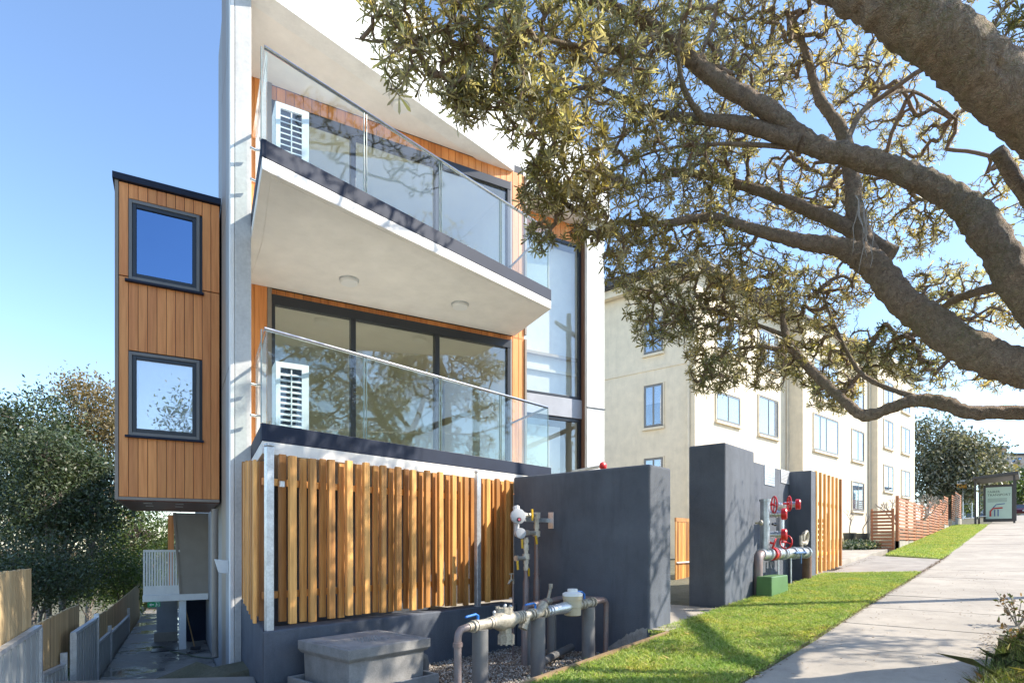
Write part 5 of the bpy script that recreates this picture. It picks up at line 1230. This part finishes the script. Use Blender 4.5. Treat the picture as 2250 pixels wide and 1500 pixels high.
# trees on the far side of the road, mirrored in the balcony glass
for i, (s_, m_, hh, lab) in enumerate(((-4.2, -15, 10.5, 'nearest tree across the road, mirrored in the balcony glass'), (5.0, -17, 8.0, 'tall tree across the road, mirrored in the sliding doors'), (14.0, -16, 7.0, 'spreading tree across the road, mirrored in the tall corner windows'), (-13.0, -14, 9.0, 'tree across the road downhill, mirrored in the bay window'))):
    zg_ = ground_z(s_, m_)
    leafy_tree('roadside_tree', (s_, m_, zg_), lab, [((s_, m_, zg_ + hh * .7), (1.9, 1.9, hh * .3), .6), ((s_ + 1.3, m_, zg_ + hh * .55), (1.4, 1.4, hh * .2), .4)], 110, 6500, .20, .22, L_GRY if i % 2 else L_GRN, B_DARK, .18, .4)
# big grey green tree uphill
lt('coastal_tree', 2090, 1150, 48, 'large rounded grey green tree behind the stepped fence and the bus shelter',
   [(2055, 985, 0, 65, 70, .3), (2120, 1010, 0, 65, 55, .3), (2165, 1035, 1, 35, 40, .12), (2040, 1060, 0, 50, 40, .14), (2110, 1065, -1, 60, 35, .14)], 360, 17000, .30, L_GRY, B_DARK, .30, .50)
lt('roadside_shrub', 2105, 1140, 58, 'light green roadside shrub seen above the far end of the fence', [(2105, 1095, 0, 60, 35, 1)], 60, 3500, .3, L_GRN, B_DARK, .08, .5)
lt('hill_tree', 2235, 1090, 90, 'green tree on the hill above the parked dark red car', [(2235, 1085, 0, 35, 28, .7), (2250, 1060, 3, 30, 25, .3)], 60, 3000, .5, L_GRN, B_DARK, .15, .7)
lt('hill_tree', 2195, 1080, 100, 'grey green tree below the tan brick flats', [(2200, 1065, 0, 28, 25, 1)], 40, 2500, .5, L_GRY, B_DARK, .15, .7)
# planting at the foot of the cream block
c_ = P(1885, 1203, 21.5)
V, F = leaves_np(blob_pts(2200, (c_.x + .2, c_.y, c_.z + .08), (1.1, .7, .2), .1), .09, .3, .6)
tag(np_mesh('ground_cover', V, F, leafmat('ivy', (.06, .11, .03), (.4, .42, .3), .5, .2)), 'low variegated ground cover under the plant pots', 'ground cover', kind='stuff')

# ------------------------------------------------------------------ the old banksia over the footpath
base = W(6.2, 5.6, 0); base.z = pathz(base.x) - .1
bank = thing('banksia_tree', base, 'gnarled old banksia with thick mossy limbs arching over the footpath', 'tree')
B_BANK = bark('banksia_bark', (.45, .325, .22), (.10, .066, .042), (.27, .24, .095), 9, .085, (.40, .39, .24))
from mathutils import noise as mnoise
nodesP = []; nodesR = []
def limb(pts, n=10, wob=.012, sub=6, parent=None):
    """pts: (px, py, depth, width px) -> smooth knobbly limb"""
    Q = [np.array(P(a, b, d)) for a, b, d, w_ in pts]; Rr = [w_ * .59 / FPX * d / 2 for a, b, d, w_ in pts]
    out = []; ro = []
    for i in range(len(Q) - 1):
        p0 = Q[max(i - 1, 0)]; p1 = Q[i]; p2 = Q[i + 1]; p3 = Q[min(i + 2, len(Q) - 1)]
        for k in range(sub):
            t = k / sub
            out.append(.5 * (2 * p1 + (p2 - p0) * t + (2 * p0 - 5 * p1 + 4 * p2 - p3) * t * t + (3 * p1 - p0 - 3 * p2 + p3) * t ** 3)); ro.append(Rr[i] + (Rr[i + 1] - Rr[i]) * t)
    out.append(Q[-1]); ro.append(Rr[-1])
    return out, ro
def limb_mesh(name, pts, n=14, sub=6):
    n = int(n * 1.7); sub = sub * 3
    out, ro = limb(pts, sub=sub); k = len(out)
    mb = MB(); out2 = [Vector(p) for p in out]
    ro = [r * (1 + .10 * mnoise.noise(p * 2.1)) for p, r in zip(out2, ro)]
    mb.tube(out2, ro, n)
    for i in range(k):          # knobbly, ridged surface
        c = out2[i]; r = ro[i]
        for j in range(n):
            v = Vector(mb.v[i * n + j])
            f = 1 + .16 * mnoise.noise(v * (.7 / max(r, .03))) + min(.16, .018 / max(r, .02)) * mnoise.noise(v * 14) + min(.12, .013 / max(r, .02)) * mnoise.noise(v * 34)
            mb.v[i * n + j] = tuple(c + (v - c) * f)
    for p, r in zip(out[::5], ro[::5]): nodesP.append(p); nodesR.append(r)
    return mb.build(name, B_BANK, bank, smooth=True)
def tw(p): # world point to (px, py, depth)
    x = SA * p[0] - CA * p[1]; d = CA * p[0] + SA * p[1]; return CXP + FPX * x / d, HOR - FPX * (p[2] - EYE) / d, d
bt = tw(base); tk = tw(W(5.9, 5.35, .35))
limb_mesh('trunk', [(bt[0], bt[1], bt[2], 300), (bt[0] - 10, bt[1] - 250, 5.5, 230), (tk[0], tk[1], 5.35, 240), (2540, 900, 5.0, 260), (2460, 830, 5.0, 200)], 18)
limb_mesh('limb', [(2560, 950, 5.0, 200), (2480, 560, 4.5, 200), (2370, 370, 4.0, 195), (2250, 245, 3.7, 195), (2110, 120, 3.5, 195), (1960, 15, 3.4, 175), (1800, -60, 3.5, 140), (1600, -170, 3.8, 100), (1350, -230, 4.2, 60)], 18)
limb_mesh('limb', [(2540, 860, 5.0, 190), (2400, 790, 4.95, 165), (2250, 640, 4.9, 125), (2180, 525, 5.0, 118), (2110, 445, 5.1, 100), (2000, 385, 5.2, 82), (1880, 345, 5.3, 74), (1780, 315, 5.4, 70), (1690, 245, 5.5, 66), (1560, 165, 5.6, 58), (1450, 70, 5.6, 48), (1340, 15, 5.5, 38), (1200, -20, 5.2, 24), (1060, 20, 4.9, 12)], 16)
limb_mesh('limb', [(2520, 900, 5.0, 200), (2380, 850, 5.05, 160), (2250, 810, 5.1, 138), (2150, 775, 5.2, 128), (2050, 712, 5.4, 118), (1975, 650, 5.5, 108), (1915, 580, 5.6, 96), (1850, 545, 5.7, 70), (1760, 530, 5.8, 50), (1660, 505, 5.9, 40), (1560, 478, 6.0, 34), (1450, 492, 6.0, 24), (1350, 490, 6.0, 17), (1280, 525, 6.0, 9)], 16)
limb_mesh('limb', [(2500, 930, 5.1, 130), (2380, 925, 5.3, 80), (2250, 906, 5.5, 54), (2130, 905, 5.6, 52), (2072, 885, 5.7, 56), (2010, 880, 5.8, 46), (1950, 898, 5.9, 42), (1898, 912, 6.0, 42), (1845, 872, 6.1, 36), (1790, 820, 6.3, 34), (1745, 770, 6.4, 30), (1724, 728, 6.5, 24), (1715, 660, 6.6, 15), (1695, 600, 6.7, 8)], 14)
sub_limbs = [
    [(1930, 600, 5.6, 60), (1880, 470, 6.0, 58), (1872, 390, 6.2, 54), (1850, 290, 6.4, 46), (1800, 215, 6.5, 34), (1772, 120, 6.6, 26), (1742, 40, 6.6, 16)],
    [(1960, 560, 5.7, 60), (1850, 495, 6.0, 50), (1730, 442, 6.1, 44), (1610, 402, 6.2, 34), (1500, 380, 6.2, 24), (1420, 400, 6.2, 14)],
    [(1760, 312, 5.4, 60), (1640, 275, 5.6, 52), (1540, 262, 5.7, 38), (1450, 252, 5.7, 30), (1380, 222, 5.6, 24), (1300, 190, 5.5, 16), (1210, 215, 5.2, 12), (1100, 235, 4.8, 8)],
    [(1545, 262, 5.6, 26), (1505, 200, 5.5, 20), (1490, 120, 5.4, 16), (1500, 40, 5.3, 10)],
    [(1750, 325, 5.5, 20), (1600, 316, 5.6, 14), (1450, 330, 5.6, 9), (1330, 380, 5.6, 6)],
    [(2010, 872, 5.8, 22), (1925, 842, 6.1, 18), (1878, 802, 6.3, 16), (1828, 700, 6.5, 10), (1800, 620, 6.6, 6)],
    [(1748, 772, 6.4, 20), (1660, 762, 6.4, 14), (1590, 778, 6.4, 8), (1540, 830, 6.4, 5)],
    [(1728, 738, 6.5, 18), (1650, 708, 6.5, 12), (1560, 678, 6.4, 8), (1480, 690, 6.3, 5)],
    [(2230, 622, 4.95, 34), (2125, 648, 5.6, 30), (2068, 678, 6.2, 22), (2000, 740, 6.8, 12)],
    [(2190, 330, 4.2, 50), (2260, 440, 4.3, 46), (2330, 540, 4.4, 44)],
    [(1450, 70, 5.6, 34), (1380, 110, 5.2, 26), (1260, 100, 4.8, 18), (1130, 70, 4.5, 13), (1000, 60, 4.3, 10), (900, 95, 4.2, 7), (780, 85, 4.15, 4)],
    [(1850, 345, 5.4, 24), (1900, 240, 6.0, 20), (2000, 200, 6.6, 12), (2100, 260, 7.0, 7)],
]
sub_limbs += [[(2560, 800, 5.2, 160), (2600, 300, 5.3, 130), (2520, -60, 5.4, 100), (2400, -260, 5.4, 60), (2250, -330, 5.3, 30)],  # limbs beyond the frame, added to carry shade-casting foliage
              [(2600, 300, 5.3, 90), (2750, -150, 4.7, 70), (2850, -420, 4.0, 40)],
              [(2560, 800, 5.4, 90), (2480, 700, 6.5, 70), (2400, 640, 8.5, 45), (2350, 610, 10.5, 25), (2340, 590, 11.8, 12)],
              [(2560, 800, 5.5, 80), (2760, 610, 6.2, 55), (3000, 470, 6.5, 34), (3250, 380, 6.7, 14)]]
for q in sub_limbs: limb_mesh('branch', q, 10, 4)
# dead twigs hanging in front of the middle limb
hang = MB()
for k in range(7):
    a = P(1880 + 6 * k, 430 + 8 * k, 5.3); p = Vector(a); pts = [p]
    for i in range(5): p = p + Vector((RND.uniform(-.04, .03), RND.uniform(-.03, .03), -RND.uniform(.05, .13))); pts.append(p)
    hang.tube(pts, [.007, .006, .005, .004, .003, .002], 5)
hang.build('dead_twigs', M_BARE, bank, smooth=True)

# foliage masses: (px, py, depth, rx px, ry px, depth radius, share)
FOL = [(860, 40, 4.2, 60, 60, .3, .16), (960, 60, 4.3, 110, 70, .4, .42), (900, 150, 4.2, 70, 45, .25, .14), (1080, 120, 4.4, 120, 90, .4, .6), (1180, 230, 4.4, 100, 85, .35, .5), (1200, 60, 4.7, 130, 80, .4, .6),
       (1020, 220, 4.4, 55, 45, .2, .3), (1250, 340, 5.0, 110, 90, .4, .65), (1330, 160, 5.2, 140, 120, .5, .95), (1200, 430, 5.2, 60, 60, .3, .5), (1300, 460, 5.4, 90, 70, .4, .8), (1190, 520, 5.3, 40, 30, .2, .15),
       (1420, 330, 5.7, 130, 110, .5, 1.3), (1430, 90, 5.6, 130, 90, .5, 1.1), (1400, 560, 5.9, 75, 95, .45, 1.0), (1450, 690, 6.2, 75, 75, .4, .8), (1540, 560, 6.2, 110, 100, .5, 1.2), (1560, 400, 6.2, 120, 90, .5, 1.1),
       (1600, 220, 6.2, 130, 120, .6, 1.3), (1600, 60, 6.2, 120, 80, .5, .9), (1570, 720, 6.4, 100, 80, .5, 1.1), (1570, 820, 6.4, 60, 45, .35, .5), (1660, 640, 6.6, 110, 90, .5, 1.0), (1690, 800, 6.6, 80, 60, .4, .6),
       (1750, 120, 6.8, 120, 110, .6, .9), (1740, 420, 7.0, 110, 80, .6, .7), (1800, 640, 7.0, 110, 90, .6, 1.2), (1800, 780, 6.8, 90, 70, .5, .8), (1830, 870, 6.6, 55, 40, .3, .5), (1880, 440, 7.4, 110, 90, .6, 1.0),
       (1900, 180, 7.4, 110, 110, .6, 1.0), (1930, 780, 7.2, 100, 60, .5, 1.0), (2020, 300, 7.6, 80, 70, .5, .6), (2030, 500, 7.4, 70, 60, .5, .6), (2060, 640, 7.2, 90, 60, .5, .9), (2060, 810, 7.0, 110, 45, .5, .5), (2170, 690, 6.8, 90, 50, .5, .5),
       (2230, 820, 6.6, 60, 40, .4, .3), (2220, 40, 5.2, 50, 80, .4, .3), (2010, 760, 7.2, 60, 40, .4, .2), (2200, 430, 7.0, 60, 90, .5, .3),
       (1300, -120, 5.0, 260, 90, .7, 1.2), (1700, -140, 6.0, 300, 110, .9, 1.3), (2100, -160, 6.2, 260, 120, .9, .8), (2450, 180, 6.0, 160, 160, .7, .5), (1000, -90, 4.4, 160, 60, .4, .6),  # last two rows: unseen leaf masses outside the frame, added to cast shade
       (2295, -238, 5.0, 250, 140, .8, 2.0), (2425, 0, 5.5, 160, 130, .7, 1.3), (1834, -270, 5.5, 300, 110, .9, 2.0), (2533, -108, 6.0, 200, 160, .9, 1.5), (2700, -450, 4.4, 300, 200, .8, 1.5), (2950, -500, 3.6, 300, 220, .7, 1.2), (1520, -90, 7.8, 240, 90, 1.0, .9), (2335, 480, 7.8, 90, 130, .6, .45), (3125, 400, 6.6, 230, 110, .35, .7), (3020, 320, 7.3, 200, 120, .4, .25), (3350, 330, 6.0, 200, 90, .4, .25), (2900, 500, 6.9, 120, 90, .35, .15), (2345, 640, 10.0, 100, 150, .7, .55), (2345, 560, 11.6, 90, 120, .6, .35), (1400, -300, 6.4, 200, 100, .8, .5)]
NT = 11800; tot = sum(f[6] for f in FOL)
TP = []
for (px, py, d, rx, ry, rd, w_) in FOL:
    n = int(NT * w_ / tot)
    dd = NPR.normal(0, 1, (n, 3)); dd /= np.linalg.norm(dd, axis=1)[:, None]; q = NPR.uniform(0, 1, n) ** (1 / 3)
    c = np.array(P(px, py, d)); k = d / FPX
    R0 = np.array(camx) * 1.0; FW = np.array(camf); UP = np.array([0, 0, 1.0])
    TP.append(c[None] + (dd[:, 0] * q * rx * k)[:, None] * R0 + (dd[:, 1] * q * rd)[:, None] * FW + (dd[:, 2] * q * ry * k)[:, None] * UP)
TP = np.concatenate(TP)
# twigs grow from the nearest wood to every tuft
NP_ = [np.array(p) for p in nodesP]; par = [-1] * len(NP_); cnt = [0] * len(NP_)
n0 = len(NP_); A0 = np.array(NP_)
dist0 = np.array([np.min(((A0 - p) ** 2).sum(1)) for p in TP]); order = np.argsort(dist0)
ARR = np.zeros((n0 + len(TP) * 5, 3)); ARR[:n0] = A0; na = n0
chains = []; tips = []
for ti in order:
    t = TP[ti]; dv = ARR[:na] - t; d2 = (dv ** 2).sum(1) + .25 * np.maximum(0, dv[:, 2] - .1) ** 2; j = int(np.argmin(d2)); s = ARR[j]; L = math.sqrt(((s - t) ** 2).sum())
    k = max(2, min(5, int(L / .10) + 1)); prev = j; side = NPR.normal(0, .065 * L, 3)
    for i in range(1, k + 1):
        f = i / k; p = s + (t - s) * f + side * math.sin(math.pi * f) + (NPR.normal(0, .008, 3) if i < k else 0)
        ARR[na] = p; par.append(prev); cnt.append(0); prev = na; na += 1
    tips.append((t, ARR[na - 2] if k > 1 else s, prev))
for tpt, pv, idx in tips:
    q = idx
    while q >= n0: cnt[q] += 1; q = par[q]
# merge segments into one twig mesh (square section tubes)
idx = np.arange(n0, na); pa_i = np.array([par[i] for i in idx]); c_i = np.array([cnt[i] for i in idx]); cp = np.array([cnt[i] if i >= n0 else 0 for i in pa_i]); cp = np.maximum(cp, c_i)
A = ARR[pa_i]; Bq = ARR[idx]; r1 = .0030 * np.minimum(c_i, 60) ** .5 + .0006; r0_ = .0030 * np.minimum(np.minimum(cp, c_i * 2 + 1), 60) ** .5 + .0006
T = Bq - A; T /= np.maximum(1e-9, np.linalg.norm(T, axis=1))[:, None]
ref = np.where(np.abs(T[:, 2:3]) < .9, np.array([[0, 0, 1.0]]), np.array([[1.0, 0, 0]])); U = np.cross(T, ref); U /= np.linalg.norm(U, axis=1)[:, None]; Q = np.cross(T, U)
nn = 5; rings = []
for (C_, rr_) in ((A, r0_), (Bq, r1)):
    for k in range(nn):
        a = 2 * math.pi * k / nn; rings.append(C_ + (U * math.cos(a) + Q * math.sin(a)) * rr_[:, None])
V = np.stack(rings, 1); m_ = len(idx)
F = np.concatenate([np.stack([np.arange(m_) * 2 * nn + k, np.arange(m_) * 2 * nn + (k + 1) % nn, np.arange(m_) * 2 * nn + nn + (k + 1) % nn, np.arange(m_) * 2 * nn + nn + k], 1) for k in range(nn)])
two = np_mesh('twigs', V.reshape(-1, 3), F, bark('twig_bark', (.24, .17, .12), (.11, .075, .05), None, 30, .002), bank); two['kind'] = 'stuff'
# leaf tufts: whorls of narrow leaves, pale beneath
L_BANK = leafmat('banksia_leaf', (.22, .205, .095), (.46, .43, .31), .5, .48, .42, (1.4, 1.38, .85))
def tuft_arrays(n, seed):
    g = np.random.default_rng(seed); VV = []; FF = []; lo_e = g.uniform(-.7, .1); Lm = g.uniform(.8, 1.15)
    for i in range(n):
        az = 2.4 * i + g.uniform(-.3, .3); el = g.uniform(lo_e, 1.15); L = g.uniform(.055, .12) * Lm; wd = L * g.uniform(.075, .105)
        d = np.array([math.cos(az) * math.cos(el), math.sin(az) * math.cos(el), math.sin(el)]); sd = np.cross(d, [0, 0, 1.0]); sd /= max(1e-6, np.linalg.norm(sd)); up = np.cross(sd, d)
        o = np.array([0, 0, -.05 * g.uniform(0, 1)]); cur = g.uniform(-.25, .1)
        p = lambda t, w_: o + d * L * t + up * cur * L * t * t + sd * w_
        b = len(VV); VV += [p(.05, -.002), p(.05, .002), p(.45, wd * .75), p(.45, -wd * .75), p(.82, wd), p(.82, -wd), p(1.0, 0.0), p(1.0, .0005)]
        FF += [(b, b + 1, b + 2, b + 3), (b + 3, b + 2, b + 4, b + 5), (b + 5, b + 4, b + 7, b + 6)]
    return np.array(VV), np.array(FF)
TUFT = [tuft_arrays(NPR.integers(8, 19), 40 + i) for i in range(16)]
def rot_to(d):
    z = d / np.linalg.norm(d); x = np.cross([0, 0, 1.0] if abs(z[2]) < .95 else [1.0, 0, 0], z); x /= np.linalg.norm(x); y = np.cross(z, x); a = NPR.uniform(0, 6.28)
    x, y = x * math.cos(a) + y * math.sin(a), -x * math.sin(a) + y * math.cos(a); return np.stack([x, y, z], 1)
camp = np.array([0, 0, EYE]); dep = [float(np.dot(t - camp, [CA, SA, 0])) for t, _, _ in tips]
insight = [0 < tw(t)[0] < 2250 and tw(t)[1] > 0 for t, _, _ in tips]
nearest = set(sorted([i for i in range(len(tips)) if insight[i]], key=lambda i: dep[i])[:290])
tm = []
for i, (v, f) in enumerate(TUFT):
    me = bpy.data.meshes.new('leaf_cluster'); me.from_pydata([tuple(q) for q in v], [], [tuple(int(k) for k in q) for q in f]); me.materials.append(L_BANK); tm.append(me)
AV = []; AF_ = []; nv = 0
for i, (t, pv, _) in enumerate(tips):
    d = t - pv; d = d / max(1e-6, np.linalg.norm(d)) + np.array([0, 0, .45]) + NPR.normal(0, .3, 3); Rm = rot_to(d); scl = NPR.uniform(.70, 1.0) if dep[i] < 5 else NPR.uniform(.50, .82); k = int(NPR.integers(0, 16))
    if i in nearest:
        o = place(tm[k], 'leaf_cluster', bank, Vector(t)); o.rotation_euler = Matrix([list(r) for r in Rm]).to_euler(); o.scale = (scl,) * 3
    else:
        v, f = TUFT[k]; AV.append((v * scl) @ Rm.T + t); AF_.append(f + nv); nv += len(v)
cr = np_mesh('crown', np.concatenate(AV), np.concatenate(AF_), L_BANK, bank); cr['kind'] = 'stuff'

# ------------------------------------------------------------------ grass, litter, verge
def in_poly(x, y, poly):
    c = np.zeros(len(x), bool); n = len(poly)
    for i in range(n):
        x0, y0 = poly[i]; x1, y1 = poly[(i + 1) % n]
        cond = ((y0 > y) != (y1 > y)) & (x < (x1 - x0) * (y - y0) / (y1 - y0 + 1e-12) + x0); c ^= cond
    return c
def blades(poly, dens, h, wd, zf, lean=.5, edge=.02):
    xs = [p[0] for p in poly]; ys = [p[1] for p in poly]
    n = int((max(xs) - min(xs)) * (max(ys) - min(ys)) * dens); x = NPR.uniform(min(xs), max(xs), n); y = NPR.uniform(min(ys), max(ys), n)
    k = in_poly(x + NPR.normal(0, edge, n), y + NPR.normal(0, edge, n), poly); x, y = x[k], y[k]; n = len(x)
    z = np.array([zf(a) for a in x]); a = NPR.uniform(0, 6.28, n); L = NPR.uniform(.5, 1.15, n) * h
    la = NPR.uniform(0, 6.28, n); ll = np.abs(NPR.normal(0, lean, n)) * L
    d = np.stack([np.cos(a), np.sin(a), np.zeros(n)], 1) * (wd * NPR.uniform(.7, 1.3, n))[:, None]
    b = np.stack([x, y, z], 1); m = b + np.stack([np.cos(la) * ll * .35, np.sin(la) * ll * .35, L * .6], 1); t = b + np.stack([np.cos(la) * ll, np.sin(la) * ll, L * NPR.uniform(.75, 1, n)], 1)
    V = np.stack([b - d, b + d, m + d * .8, t, m - d * .8], 1); F = np.arange(5 * n).reshape(n, 5); return V.reshape(-1, 3), F
def grassmat(name, stops):
    m, t, b = nodes(name); ge = N(t, 'ShaderNodeNewGeometry'); out = t.nodes['Material Output']
    c = ramp(t, ge.outputs['Random Per Island'], stops)
    nn = noise(t, coords(t), 1.8, 5, .65); c = mixc(t, 1.0, c, ramp(t, nn, [(.3, (.62, .78, .7)), (.5, (1, 1, 1)), (.66, (1.2, 1.02, .8)), (.78, (1.35, 1.0, .9))]), 'MULTIPLY')
    t.links.new(c, b.inputs['Base Color']); b.inputs['Roughness'].default_value = .55
    tl = N(t, 'ShaderNodeBsdfTranslucent'); t.links.new(c, tl.inputs[0]); mx = N(t, 'ShaderNodeMixShader'); mx.inputs[0].default_value = .3
    t.links.new(b.outputs[0], mx.inputs[1]); t.links.new(tl.outputs[0], mx.inputs[2]); t.links.new(mx.outputs[0], out.inputs[0]); return m
M_GR = grassmat('lawn_blade', [(0, (.20, .27, .05)), (.3, (.36, .48, .075)), (.65, (.53, .65, .12)), (.84, (.68, .72, .20)), (1, (.78, .66, .38))])
M_LAWN = plain('lawn_soil', (.26, .31, .08), .95, var=.3, scale=8, fine=60, bmp=.5, bdist=.02)
lawn1 = [(1.0, 1.94), (16.45, 1.94), (15.35, 3.72), (14.9, 3.74), (7.55, 3.70), (6.9, 3.70), (6.9, 3.43), (1.0, 3.43)]
lawn2 = [(20.7, 1.94), (43.5, 1.94), (43.5, 3.54), (22.0, 3.54)]
for poly, lab in ((lawn1, 'near'), (lawn2, 'far')):
    tag(MB().prism(poly, lambda s, m: pathz(s) - .2, lambda s, m: pathz(s) + .004).build('lawn_bed', M_LAWN), kind='structure')
V, F = blades(lawn1, 8200, .052, .0026, pathz, .85, .045); tag(np_mesh('lawn_grass', V, F, M_GR), 'bright mown lawn strip between the footpath and the navy walls', 'grass', kind='stuff')
V, F = blades(lawn2, 1500, .055, .006, pathz, .7, .04); tag(np_mesh('lawn_grass', V, F, M_GR), 'sunlit lawn strip uphill beside the stepped fence', 'grass', kind='stuff')
# rough verge on the road side of the path
verge = [(-1, -.9), (-1, .24), (3, .30), (6, .12), (8.5, -.05), (12, .10), (12, -1.5)]
tag(MB().prism([(-4, -3.2), (-4, .298), (7.4, .298), (8.9, -.36), (20, -.36), (20, -3.2)], lambda s, m: pathz(s) - .3, lambda s, m: pathz(s) - .03).build('verge', M_SOIL), kind='structure')
M_RG = grassmat('rough_blade', [(0, (.10, .06, .025)), (.3, (.08, .12, .025)), (.6, (.16, .22, .03)), (.85, (.28, .30, .06)), (1, (.42, .34, .16))])
rv_ = [(3.2, -.35), (3.4, .36), (5.2, .34), (6.4, .34), (7.4, .24), (8.6, .16), (9.4, -.05), (9.4, -.6)]
V, F = blades(rv_, 2600, .17, .0035, lambda a: pathz(a) - .03, .9, .05); tag(np_mesh('rough_grass', V, F, M_RG), 'tussocky rough grass on the verge at the lower right corner', 'grass', kind='stuff')
for i, (px, py, d, h) in enumerate(((2236, 1345, 7.3, .42), (2255, 1415, 6.2, .35))):
    b = P(px, py, d); b.z = pathz(b.x) - .03
    o = thing('verge_shrub', b, ('low reddish shrub with oval leaves reaching over the path from the right edge' if i == 0 else 'small leafy sapling in the rough grass at the right edge'), 'shrub')
    mb = MB(); pts_ = []
    for k in range(12):
        a = RND.uniform(0, 6.28); e = b + Vector((math.cos(a) * RND.uniform(.05, .28), math.sin(a) * RND.uniform(.05, .28), h * RND.uniform(.5, 1.1))); mb.tube([b, b.lerp(e, .5) + ZV * .04, e], [.006, .005, .003], 5)
        for q in range(14): pts_.append(np.array(b.lerp(e, RND.uniform(.4, 1.02))) + NPR.normal(0, .012, 3))
    mb.build('stems', M_BARE, o); V, F = leaves_np(np.array(pts_), .06, .22, .3); np_mesh('leaves', V, F, leafmat('sapling_leaf', (.10, .12, .035), (.20, .12, .06), .6, .3), o)
# power pole just beyond the right edge; its shadow crosses the path
pp = W(9.4, 9.42, 0); pp.z = pathz(pp.x) - .1
po_ = thing('power_pole', pp, 'timber power pole on the verge whose straight shadow crosses the footpath', 'pole')
MB().tube([pp, pp + ZV * 9.5], [.13, .10], 12).build('pole', B_GREY, po_, smooth=True); MB().obox(pp + ZV * 8.8 - camx * 1.1 - camf * .05, camx * 2.2, camf * .1, ZV * .12).build('cross_arm', B_GREY, po_)
# dead leaves along the lawn edges
n = 4200; x = NPR.uniform(1.5, 22, n); y = 1.925 + NPR.normal(0, .03, n)
x2 = NPR.uniform(0, 18, 420); y2 = NPR.uniform(.35, 1.9, 420); x3 = NPR.uniform(3, 9, 500); y3 = .33 + np.abs(NPR.normal(0, .06, 500))
x4 = NPR.uniform(15.2, 20.6, 300); y4 = 3.68 + NPR.normal(0, .06, 300)
x5 = NPR.uniform(3, 15, 350); y5 = NPR.uniform(1.95, 3.6, 350); x = np.concatenate([x, x2, x3, x4, x5]); y = np.concatenate([y, y2, y3, y4, y5])
C_ = np.stack([x, y, np.array([pathz(a) for a in x]) + np.where((y > 1.97) & (x < 15), .05, .008)], 1); V, F = leaves_np(C_, .035, .24, 0); V[:, 2] = C_[:, 2].repeat(4) + np.abs(V[:, 2] - C_[:, 2].repeat(4)) * .25
tag(np_mesh('leaf_litter', V, F, leafmat('litter', (.15, .085, .04), (.20, .13, .07), .6, .1, .8)), 'dry brown leaf litter along the edges of the footpath', 'leaf litter', kind='stuff')
for o in bpy.data.objects:
    if '_o' in o: del o['_o']
